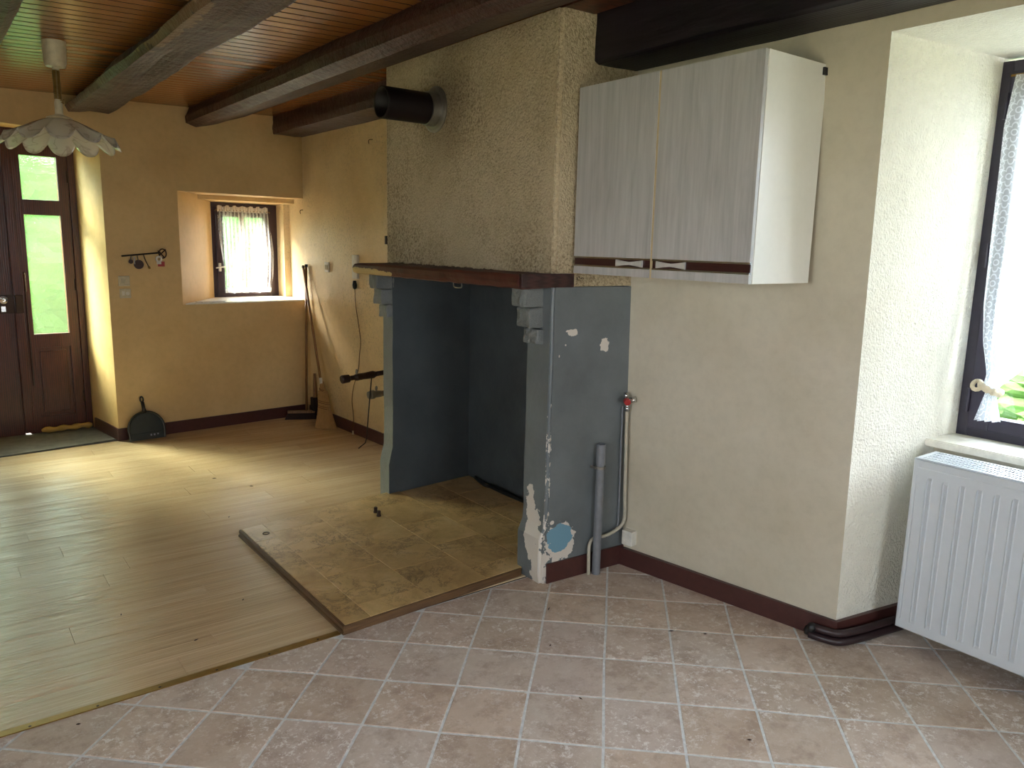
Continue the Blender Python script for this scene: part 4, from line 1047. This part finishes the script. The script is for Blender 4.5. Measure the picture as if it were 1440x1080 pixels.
def socket_box(nm, label, cat, loc, nrm, w, h, mat, kind_, d=0.02, group=None):
    e = thing(nm, label, cat, loc, group); n_ = Vector(nrm).normalized(); u_ = Vector((-n_.y, n_.x, 0))
    bm = new(); obox(bm, loc, u_, n_, -w / 2, w / 2, 0.0, d, -h / 2, h / 2, min(0.004, d * 0.3)); obj('plate', bm, mat, e)
    if kind_ == 'socket':
        c = Vector(loc) + n_ * d; q = n_.to_track_quat('Z', 'Y').to_matrix().to_4x4()
        bm = new(); b2 = bmesh.new(); lathe(b2, [(0.0001, -0.004), (0.016, -0.004), (0.018, 0.0015), (0.021, 0.0015), (0.021, 0.0)], (0, 0, 0), 'Z', 20); merge(bm, b2, Matrix.Translation(c) @ q); obj('socket_ring', bm, mat, e)
        bm = new()
        for s_ in (-1, 1):
            b2 = bmesh.new(); lathe(b2, [(0.0001, -0.002), (0.0026, -0.002), (0.0026, -0.0035)], (0, 0.009 * s_, 0), 'Z', 8); merge(bm, b2, Matrix.Translation(c) @ q)
        obj('pin_hole', bm, M_BLACK, e)
    elif kind_ == 'switch':
        for s_ in (-0.5, 0.5):
            bm = new(); obox(bm, loc, u_, n_, s_ * w * 0.36 - w * 0.14, s_ * w * 0.36 + w * 0.14, d - .002, d + 0.006, -h * 0.26, h * 0.22, 0.002); obj('rocker', bm, M_IVORY, e)
    elif kind_ == 'mixed':
        bm = new(); obox(bm, loc, u_, n_, -w * 0.3, -w * 0.06, d - .002, d + 0.006, -h * 0.2, h * 0.25, 0.002); obj('rocker', bm, M_WHITEP, e)
        c = Vector(loc) + n_ * (d + .001) + u_ * w * 0.18; q = n_.to_track_quat('Z', 'Y').to_matrix().to_4x4()
        bm = new(); b2 = bmesh.new(); lathe(b2, [(0.0001, 0), (0.011, 0), (0.012, 0.003), (0.014, 0.003), (0.014, 0)], (0, 0, 0), 'Z', 14); merge(bm, b2, Matrix.Translation(c) @ q); obj('dial', bm, M_WHITEP, e)
    return e
socket_box('wall_socket', 'white surface mounted socket low on the wall beside the fireplace corner', 'socket', (2.761, 2.592, 0.155), (-0.987, -0.16, 0), 0.062, 0.075, M_WHITEP, 'socket', 0.045)
BN = Vector((0.0967, -0.9953, 0))
socket_box('light_switch', 'ivory double light switch under the key rack, upper of two', 'switch', (1.240, by(1.240) - .001, 1.256), BN, 0.082, 0.078, M_IVORY, 'switch', 0.012)
socket_box('light_switch', 'ivory wall plate with dial under the key rack, lower of two', 'switch', (1.243, by(1.243) - .001, 1.160), BN, 0.082, 0.072, M_IVORY, 'mixed', 0.012)
socket_box('wall_socket', 'white wall plate beside the back window above the brooms', 'socket', (2.776, 6.29, 1.375), (-1, -0.03, 0), 0.075, 0.085, M_WHITEP, 'switch', 0.012)
socket_box('wall_socket', 'white double wall socket partly hidden behind the mantel end', 'socket', (2.799, 5.78, 1.395), (-1, -0.04, 0), 0.085, 0.19, M_WHITEP, 'socket', 0.02)
cd = thing('electric_flex', 'thin brown electric cord with black plug hanging on the wall', 'cord', (2.79, 5.78, 1.25))
bm = new(); tube(bm, smooth_path([(2.785, 5.790, 1.22), (2.786, 5.777, 1.083), (2.79, 5.745, 0.95), (2.79, 5.707, 0.80), (2.792, 5.735, 0.68), (2.79, 5.755, 0.56), (2.78, 5.83, 0.40), (2.775, 5.85, 0.28), (2.77, 5.815, 0.15), (2.765, 5.82, 0.03)], 6), 0.0035, 6); obj('cable', bm, plain('brown_cable', (92, 64, 40), 0.5).m, cd, smooth=True)
bm = new(); tube(bm, [(2.785, 5.79, 1.215), (2.785, 5.79, 1.225), (2.785, 5.792, 1.25), (2.785, 5.792, 1.285)], [0.006, 0.016, 0.019, 0.013], 10); obj('plug', bm, M_BLACK, cd, smooth=True)
bm = new(); tube(bm, [(2.765, 5.82, 0.034), (2.765, 5.82, 0.002)], [0.006, 0.009], 8); obj('end_piece', bm, M_IVORY, cd)

# gas pipes beyond the fireplace
g1 = thing('pipe_fitting', 'dark pipe with valve and union beyond the fireplace, upper of two', 'pipe', (2.8, 5.0, 0.66), 'capped pipes beyond the fireplace')
bm = new(); tube(bm, [(2.826, 5.0, 0.672), (2.62, 5.0, 0.659), (2.55, 5.0, 0.653)], 0.018, 12); obj('pipe', bm, M_DARKMETAL, g1, smooth=True)
bm = new(); tube(bm, [(2.56, 5.0, 0.654), (2.54, 5.0, 0.652), (2.53, 5.0, 0.651), (2.47, 5.0, 0.647), (2.41, 5.0, 0.643), (2.40, 5.0, 0.642), (2.39, 5.0, 0.642), (2.36, 5.0, 0.64), (2.35, 5.0, 0.639), (2.30, 5.0, 0.636), (2.292, 5.0, 0.635)],
                  [0.020, 0.028, 0.028, 0.024, 0.026, 0.022, 0.018, 0.018, 0.029, 0.031, 0.026], 12); obj('union', bm, M_DARKMETAL, g1)
bm = new(); tube(bm, [(2.41, 5.0, 0.66), (2.41, 5.0, 0.685), (2.41, 5.0, 0.70)], [.008, .010, .006], 8); obj('vent_screw', bm, M_STEEL, g1)
bm = new(); tube(bm, [(2.520, 4.985, 0.635), (2.490, 4.955, 0.5), (2.460, 4.955, 0.20), (2.450, 4.955, 0.165), (2.395, 4.955, 0.13)], 0.0045, 6); obj('rod', bm, M_BLACK, g1)
g2 = thing('pipe_fitting', 'dark capped valve stub beyond the fireplace, lower of two', 'pipe', (2.8, 5.0, 0.50), 'capped pipes beyond the fireplace')
bm = new(); tube(bm, [(2.826, 5.0, 0.51), (2.60, 5.0, 0.506)], 0.020, 12); obj('pipe', bm, M_DARKMETAL, g2, smooth=True)
bm = new(); tube(bm, [(2.61, 5.0, 0.506), (2.58, 5.0, 0.505), (2.55, 5.0, 0.505), (2.545, 5.0, 0.505), (2.52, 5.0, 0.504), (2.515, 5.0, 0.504), (2.50, 5.0, 0.503)], [0.022, 0.026, 0.025, 0.033, 0.034, 0.028, 0.026], 12); obj('valve', bm, M_STEEL, g2)
bm = new(); tube(bm, [(2.565, 5.0, 0.53), (2.565, 5.0, 0.55), (2.565, 5.0, 0.565)], [.007, .011, .006], 8); obj('vent_screw', bm, M_STEEL, g2)

# nails in the wall
for n_, (x, y, z, lb) in enumerate(((2.764, 6.775, 1.864, 'small bent nail in the wall right of the back window recess'), (2.806, 5.51, 2.36, 'small wall hook just below the short beam'))):
    bm = new(); tube(bm, smooth_path([(x + .008, y, z), (x - .02, y, z - .004), (x - .026, y, z - .02), (x - .022, y, z - .035)], 3), 0.0025, 6); tag(obj('nail', bm, M_DARKMETAL), lb, 'nail')

# ------------------------------------------------------------------ key rack
kr = thing('key_rack', 'dark metal key rail mounted on the back wall above the switches', 'key rack', (1.37, by(1.37), 1.46))
def bw(x, d, z): return (x, by(x) - d, z)
bm = new(); tube(bm, [bw(1.232, .02, 1.447), bw(1.52, .02, 1.475)], 0.007, 6); tube(bm, [bw(1.26, .0, 1.45), bw(1.26, .02, 1.45)], .004, 6); tube(bm, [bw(1.48, .0, 1.471), bw(1.48, .02, 1.471)], .004, 6); obj('bar', bm, M_BLACK, kr)
bm = new(); ring_ = [bw(1.535 + 0.028 * math.cos(a_ * PI / 8), .02, 1.468 + 0.036 * math.sin(a_ * PI / 8)) for a_ in range(17)]; tube(bm, ring_, 0.005, 6, False)
tube(bm, [bw(1.50, .02, 1.49), bw(1.545, .02, 1.44)], 0.005, 6); tube(bm, [bw(1.51, .02, 1.455), bw(1.56, .02, 1.50)], 0.005, 6); obj('scroll', bm, M_DARKMETAL, kr)
k1 = thing('key_bunch', 'bunch of dark keys with a round disc hanging at the left of the rail', 'keys', bw(1.33, .02, 1.42))
for (x, z, r_, nm) in ((1.352, 1.383, 0.036, 'disc'), (1.296, 1.405, 0.017, 'key')):
    bm = new(); lathe(bm, [(0.0001, -.003), (r_, -.003), (r_, .003), (0.0001, .003)], bw(x, .022, z), 'Y', 16); obj(nm, bm, M_DARKMETAL, k1)
bm = new(); tube(bm, [bw(1.345, .02, 1.452), bw(1.350, .022, 1.415)], 0.004, 6); tube(bm, [bw(1.30, .02, 1.45), bw(1.297, .022, 1.42)], 0.004, 6); box(bm, 1.318, 1.326, by(1.32) - .025, by(1.32) - .021, 1.385, 1.44); obj('key', bm, M_STEEL, k1)
k2 = thing('hanging_key', 'single slanting key on a cord hanging from the middle of the rail', 'key', bw(1.40, .02, 1.46))
bm = new(); tube(bm, [bw(1.392, .02, 1.457), bw(1.405, .02, 1.41), bw(1.425, .02, 1.365)], 0.003, 6); obj('cord', bm, M_BLACK, k2)
bm = new(); tube(bm, [bw(1.425, .02, 1.368), bw(1.432, .02, 1.350)], 0.008, 8); obj('fob', bm, M_BRASS, k2)
k3 = thing('key_fob', 'white tag and red tag with keys at the right end of the rail', 'key fob', bw(1.505, .02, 1.42))
bm = new(); lathe(bm, [(0.012, -.003), (0.026, -.003), (0.026, .003), (0.012, .003), (0.012, -.003)], bw(1.502, .03, 1.425), 'Y', 16); box(bm, 1.485, 1.518, by(1.5) - .033, by(1.5) - .027, 1.385, 1.408); obj('white_tag', bm, M_PAPER, k3)
bm = new(); box(bm, 1.495, 1.545, by(1.52) - .023, by(1.52) - .018, 1.367, 1.405); obj('red_tag', bm, M_RED, k3)

# ------------------------------------------------------------------ dustpan
du = thing('dustpan', 'dark green grey dustpan leaning upright against the back baseboard', 'dustpan', (1.33, 6.54, 0))
bm = new(); tilt = Matrix.Translation((1.322, by(1.322) - 0.105, 0.004)) @ Matrix.Rotation(0.097, 4, 'Z') @ Matrix.Rotation(-math.radians(13), 4, 'X')
b2 = bmesh.new(); out = []
W_ = 0.135
for i_ in range(25):
    a_ = PI * i_ / 24; out.append((W_ * math.cos(a_), 0.085 + 0.135 * math.sin(a_)))
poly = [(-W_ * .95, 0.0), (W_ * .95, 0.0)] + out
f0 = [b2.verts.new((x, 0.0, z)) for x, z in poly]; f1 = [b2.verts.new((x, 0.004, z)) for x, z in poly]
b2.faces.new(f0); b2.faces.new(f1[::-1])
for i_ in range(len(poly)): j = (i_ + 1) % len(poly); b2.faces.new((f0[i_], f0[j], f1[j], f1[i_]))
merge(bm, b2, tilt); 
b2 = bmesh.new(); tube(b2, [(x, -0.008, z) for x, z in [(W_ * .95, 0.0)] + out + [(-W_ * .95, 0)]], 0.010, 8); merge(bm, b2, tilt)
b2 = bmesh.new(); box(b2, -0.125, 0.125, -0.012, 0.0, 0.0, 0.055, 0.003); merge(bm, b2, tilt)
obj('pan', bm, M_DUST, du)
bm = new(); b2 = bmesh.new(); pts = [(0.0, -0.004, 0.215), (-0.003, -0.006, 0.25), (-0.007, -0.008, 0.30)]
tube(b2, pts, [0.020, 0.013, 0.014], 10); ring_ = [(-0.009 + 0.012 * math.cos(a_ * PI / 6), -0.008, 0.322 + 0.022 * math.sin(a_ * PI / 6)) for a_ in range(13)]; tube(b2, ring_, 0.006, 8, False)
merge(bm, b2, tilt); obj('handle', bm, M_BLACK, du, smooth=True)
bm = new(); b2 = bmesh.new()
for x0_ in (0.02, 0.045, 0.072): box(b2, x0_, x0_ + 0.012, -0.0135, -0.012, 0.025 + (0.004 if x0_ > .05 else 0), 0.040)
merge(bm, b2, tilt); obj('embossed_mark', bm, plain('pale_print', (150, 150, 160), 0.4).m, du)

# ------------------------------------------------------------------ brooms in the corner
b1 = thing('straw_broom', 'straw broom with wooden stick leaning in the back corner', 'broom', (2.66, 6.14, 0))
bm = new(); tube(bm, [(2.724, 6.70, 1.356), (2.660, 6.215, 0.40)], 0.0115, 10); obj('stick', bm, M_STICK, b1, smooth=True)
bm = new(); tube(bm, [(2.722, 6.697, 1.351), (2.726, 6.708, 1.37)], 0.0125, 10); obj('cap', bm, M_BLACK, b1)
bm = new(); rows = []; secs = [(0.40, 0.016, 0.016), (0.36, 0.022, 0.02), (0.33, 0.024, 0.02), (0.315, 0.040, 0.026), (0.28, 0.048, 0.028), (0.20, 0.050, 0.028), (0.12, 0.064, 0.03), (0.05, 0.082, 0.032), (0.004, 0.092, 0.034)]
ax = Vector((0.30, -0.28, 0)).normalized(); bx = Vector((0.28, 0.30, 0)).normalized()
for z, a_, b_ in secs:
    c = Vector((2.660 - 0.004 * (0.4 - z) / 0.4 + 0.01, 6.215 - 0.075 * (0.40 - z) / 0.4, z)); rowv = []
    for k_ in range(36):
        t = 2 * PI * k_ / 36; w_ = 1 + (0.06 if k_ % 2 else -0.03)
        rowv.append(bm.verts.new(c + ax * a_ * w_ * math.cos(t) + bx * b_ * w_ * math.sin(t)))
    rows.append(rowv)
for a_, b_ in zip(rows, rows[1:]):
    for k_ in range(36): bm.faces.new((a_[k_], a_[(k_ + 1) % 36], b_[(k_ + 1) % 36], b_[k_]))
bm.faces.new(rows[0]); bm.faces.new(rows[-1][::-1]); obj('straw_head', bm, M_STRAW, b1)
bm = new()
for z, r_ in ((0.335, 0.026), (0.325, 0.028), (0.235, 0.051), (0.22, 0.0515), (0.19, 0.053), (0.175, 0.054)):
    c = Vector((2.668, 6.215 - 0.075 * (0.40 - z) / 0.4, z)); ring_ = []
    for k_ in range(25): t = 2 * PI * k_ / 24; ring_.append(c + ax * r_ * 1.02 * math.cos(t) + bx * (0.031 if r_ > .03 else 0.024) * math.sin(t) + Vector((0, 0, -0.012 * math.cos(t))))
    tube(bm, ring_, 0.002, 5, False)
obj('binding', bm, M_STRING, b1, kind='stuff')
bm = new(); tube(bm, [(2.662, 6.226, 0.43), (2.659, 6.205, 0.385)], 0.0135, 10); obj('ferrule', bm, M_PAPER, b1)
b3 = thing('floor_brush', 'wide floor brush with upright stick behind the straw broom', 'brush', (2.63, 6.60, 0))
fu = Vector((0.90, -0.43, 0)).normalized(); fn = Vector((0.43, 0.90, 0)).normalized(); fo = (2.525, 6.655, 0)
bm = new(); obox(bm, fo, fu, fn, 0.0, 0.24, -0.022, 0.022, 0.055, 0.078, 0.004); obj('block', bm, M_STICK, b3)
bm = new(); M4 = Matrix(((fu.x, fn.x, 0, fo[0]), (fu.y, fn.y, 0, fo[1]), (0, 0, 1, 0), (0, 0, 0, 1))); b2 = bmesh.new()
hexa(b2, [(-0.025, -0.035, 0.001), (0.255, -0.035, 0.001), (0.255, 0.03, 0.001), (-0.025, 0.03, 0.001)], [(0.004, -0.02, 0.056), (0.236, -0.02, 0.056), (0.236, 0.02, 0.056), (0.004, 0.02, 0.056)]); merge(bm, b2, M4)
obj('bristles', bm, M_BRISTLE, b3)
sc_ = Vector(fo) + fu * 0.165
bm = new(); tube(bm, [(sc_.x, sc_.y, 0.075), (2.748, 6.69, 1.375)], 0.0115, 10); obj('stick', bm, M_STICK, b3, smooth=True)
bm = new(); tube(bm, [(2.747, 6.689, 1.36), (2.7485, 6.691, 1.385)], 0.014, 10); obj('cap', bm, M_BLACK, b3)
b4 = thing('hand_brush', 'small dark hand brush with brown handle standing behind the straw broom', 'brush', (2.72, 6.52, 0))
bm = new(); tube(bm, [(2.726, 6.50, 0.16), (2.735, 6.53, 0.42)], [0.024, 0.012], 8); obj('handle', bm, M_STICK, b4)
bm = new(); box(bm, 2.690, 2.745, 6.46, 6.53, 0.09, 0.21, 0.006); obj('bristles', bm, M_BRISTLE, b4)

# ------------------------------------------------------------------ pendant lamp
LX, LY = 0.646, 4.809
la = thing('pendant_lamp', 'pendant lamp with ruffled satin glass shade on a coiled cord', 'lamp', (LX, LY, cz(LX)))
bm = new(); lathe(bm, [(0.0001, 2.5775), (0.056, 2.5775), (0.052, 2.47), (0.046, 2.452), (0.018, 2.450), (0.016, 2.437), (0.0001, 2.437)], (LX, LY, 0), 'Z', 28); obj('ceiling_rose', bm, M_IVORY, la, smooth=False)
bm = new()
pts = []
for i_ in range(20 * 12 + 1):
    a_ = 2 * PI * i_ / 12; z = 2.437 - 0.145 * i_ / 240; pts.append((LX + 0.016 * math.cos(a_), LY + 0.016 * math.sin(a_), z))
tube(bm, pts, 0.0028, 5); pts = []
for i_ in range(30): a_ = 2 * PI * i_ / 12; pts.append((LX + 0.012 + 0.014 * math.cos(a_), LY + 0.014 * math.sin(a_), 2.292 - 0.0007 * i_))
tube(bm, pts, 0.0028, 5); obj('coiled_cord', bm, M_BRASS, la)
bm = new(); tube(bm, [(LX, LY, 2.437), (LX, LY, 2.28)], 0.004, 6); obj('wire', bm, M_IVORY, la)
bm = new(); lathe(bm, [(0.0001, 2.295), (0.014, 2.293), (0.019, 2.275), (0.019, 2.222), (0.022, 2.214), (0.06, 2.200), (0.066, 2.188), (0.0001, 2.188)], (LX, LY, 0), 'Z', 24); obj('lamp_holder', bm, M_IVORY, la, smooth=False)
bm = new(); NP = 12; SEG = NP * 14; rows = []
a0 = math.atan2(-LY, -LX)
for j in range(15):
    t = j / 14; rowv = []
    for k_ in range(SEG):
        a_ = 2 * PI * k_ / SEG; ph = (k_ / 14.0) % 1.0; pet = math.sin(PI * ph)                        # 0 at a seam, 1 mid petal
        w_ = t ** 3
        r_ = 0.045 + (0.262 - 0.045) * t + 0.008 * t ** 3 + w_ * (0.012 * pet - 0.012 * (1 - pet) ** 2)
        z = 2.197 - 0.060 * t - 0.085 * t * t + 0.018 * t ** 6 + w_ * (0.036 * (1 - pet) ** 1.6 - 0.022 * pet) - 0.018 * t * math.cos(a_ + a0 + PI / NP - a0 - PI)
        rowv.append(bm.verts.new((LX + r_ * math.cos(a_ + a0 + PI / NP), LY + r_ * math.sin(a_ + a0 + PI / NP), z)))
    rows.append(rowv)
for a_, b_ in zip(rows, rows[1:]):
    for k_ in range(SEG): bm.faces.new((a_[k_], a_[(k_ + 1) % SEG], b_[(k_ + 1) % SEG], b_[k_]))
bmesh.ops.recalc_face_normals(bm, faces=bm.faces); bmesh.ops.solidify(bm, geom=bm.faces[:], thickness=0.0035)
obj('lamp_shade', bm, M_SHADE, la, smooth=True, label='ruffled satin glass shade')

# crumbs on the floor
bm = new(); rr = random.Random(4)
for (x, y) in ((1.02, 3.3), (0.55, 3.45), (0.75, 3.05), (1.45, 5.2), (2.05, 1.35), (1.75, 1.85), (1.9, 2.2), (2.1, 2.45), (2.4, 2.0), (2.5, 1.9), (1.3, 4.4), (1.6, 4.9), (0.28, 2.70)):
    c = Vector((x, y, 0.003)); a_ = rr.uniform(0, PI); d_ = Vector((math.cos(a_), math.sin(a_), 0)) * rr.uniform(.006, .014)
    tube(bm, [c - d_, c, c + d_], [0.001, 0.0028, 0.001], 5)
tag(obj('crumbs', bm, M_DARKMETAL), 'tiny dark crumbs scattered over the floor', 'crumbs', None, 'stuff')

# ------------------------------------------------------------------ outside
bm = new(); prism(bm, [(-30, -30), (30, -30), (30, 30), (-30, 30)], -0.40, -0.25)
lawn = obj('lawn', bm, M_GRASS); tag(lawn, 'green lawn outside the house', 'lawn', None, 'structure')
def bush(cx, cy, rx, ry, h, label, seed):
    bm = new(); bmesh.ops.create_icosphere(bm, subdivisions=6, radius=1.0)
    for v_ in bm.verts:
        d = 1 + 0.22 * mnoise.noise(v_.co * 2.3 + Vector((seed, 0, 0))) + 0.10 * mnoise.noise(v_.co * 7 + Vector((0, seed, 0))) + 0.05 * mnoise.noise(v_.co * 22) + 0.03 * mnoise.noise(v_.co * 50)
        v_.co = Vector((cx + v_.co.x * rx * d, cy + v_.co.y * ry * d, -0.3 + h / 2 + v_.co.z * h / 2 * d))
    tag(obj('bush', bm, M_LEAF), label, 'bush', 'bushes outside')
bush(0.0, 11.0, 2.6, 1.2, 3.3, 'green bush outside the frosted door', 1)
bush(4.4, 13.5, 1.5, 1.3, 4.4, 'green bush outside the small back window', 5)
bush(6.9, 0.8, 1.2, 2.2, 1.7, 'low green bush outside the large right window', 9)
bm = new(); prism(bm, [(9.0, -7), (9.4, -7), (9.4, 7), (9.0, 7)], -0.3, 2.1)  # wall added outside to darken the view behind the lace
prism(bm, [(8.8, -7.2), (9.6, -7.2), (9.6, 7.2), (8.8, 7.2)], 2.1, 2.2)
tag(obj('garden_wall', bm, plain('blue_grey_render', (92, 110, 126), 0.9).m), 'blue grey rendered wall standing outside the large right window', 'wall')
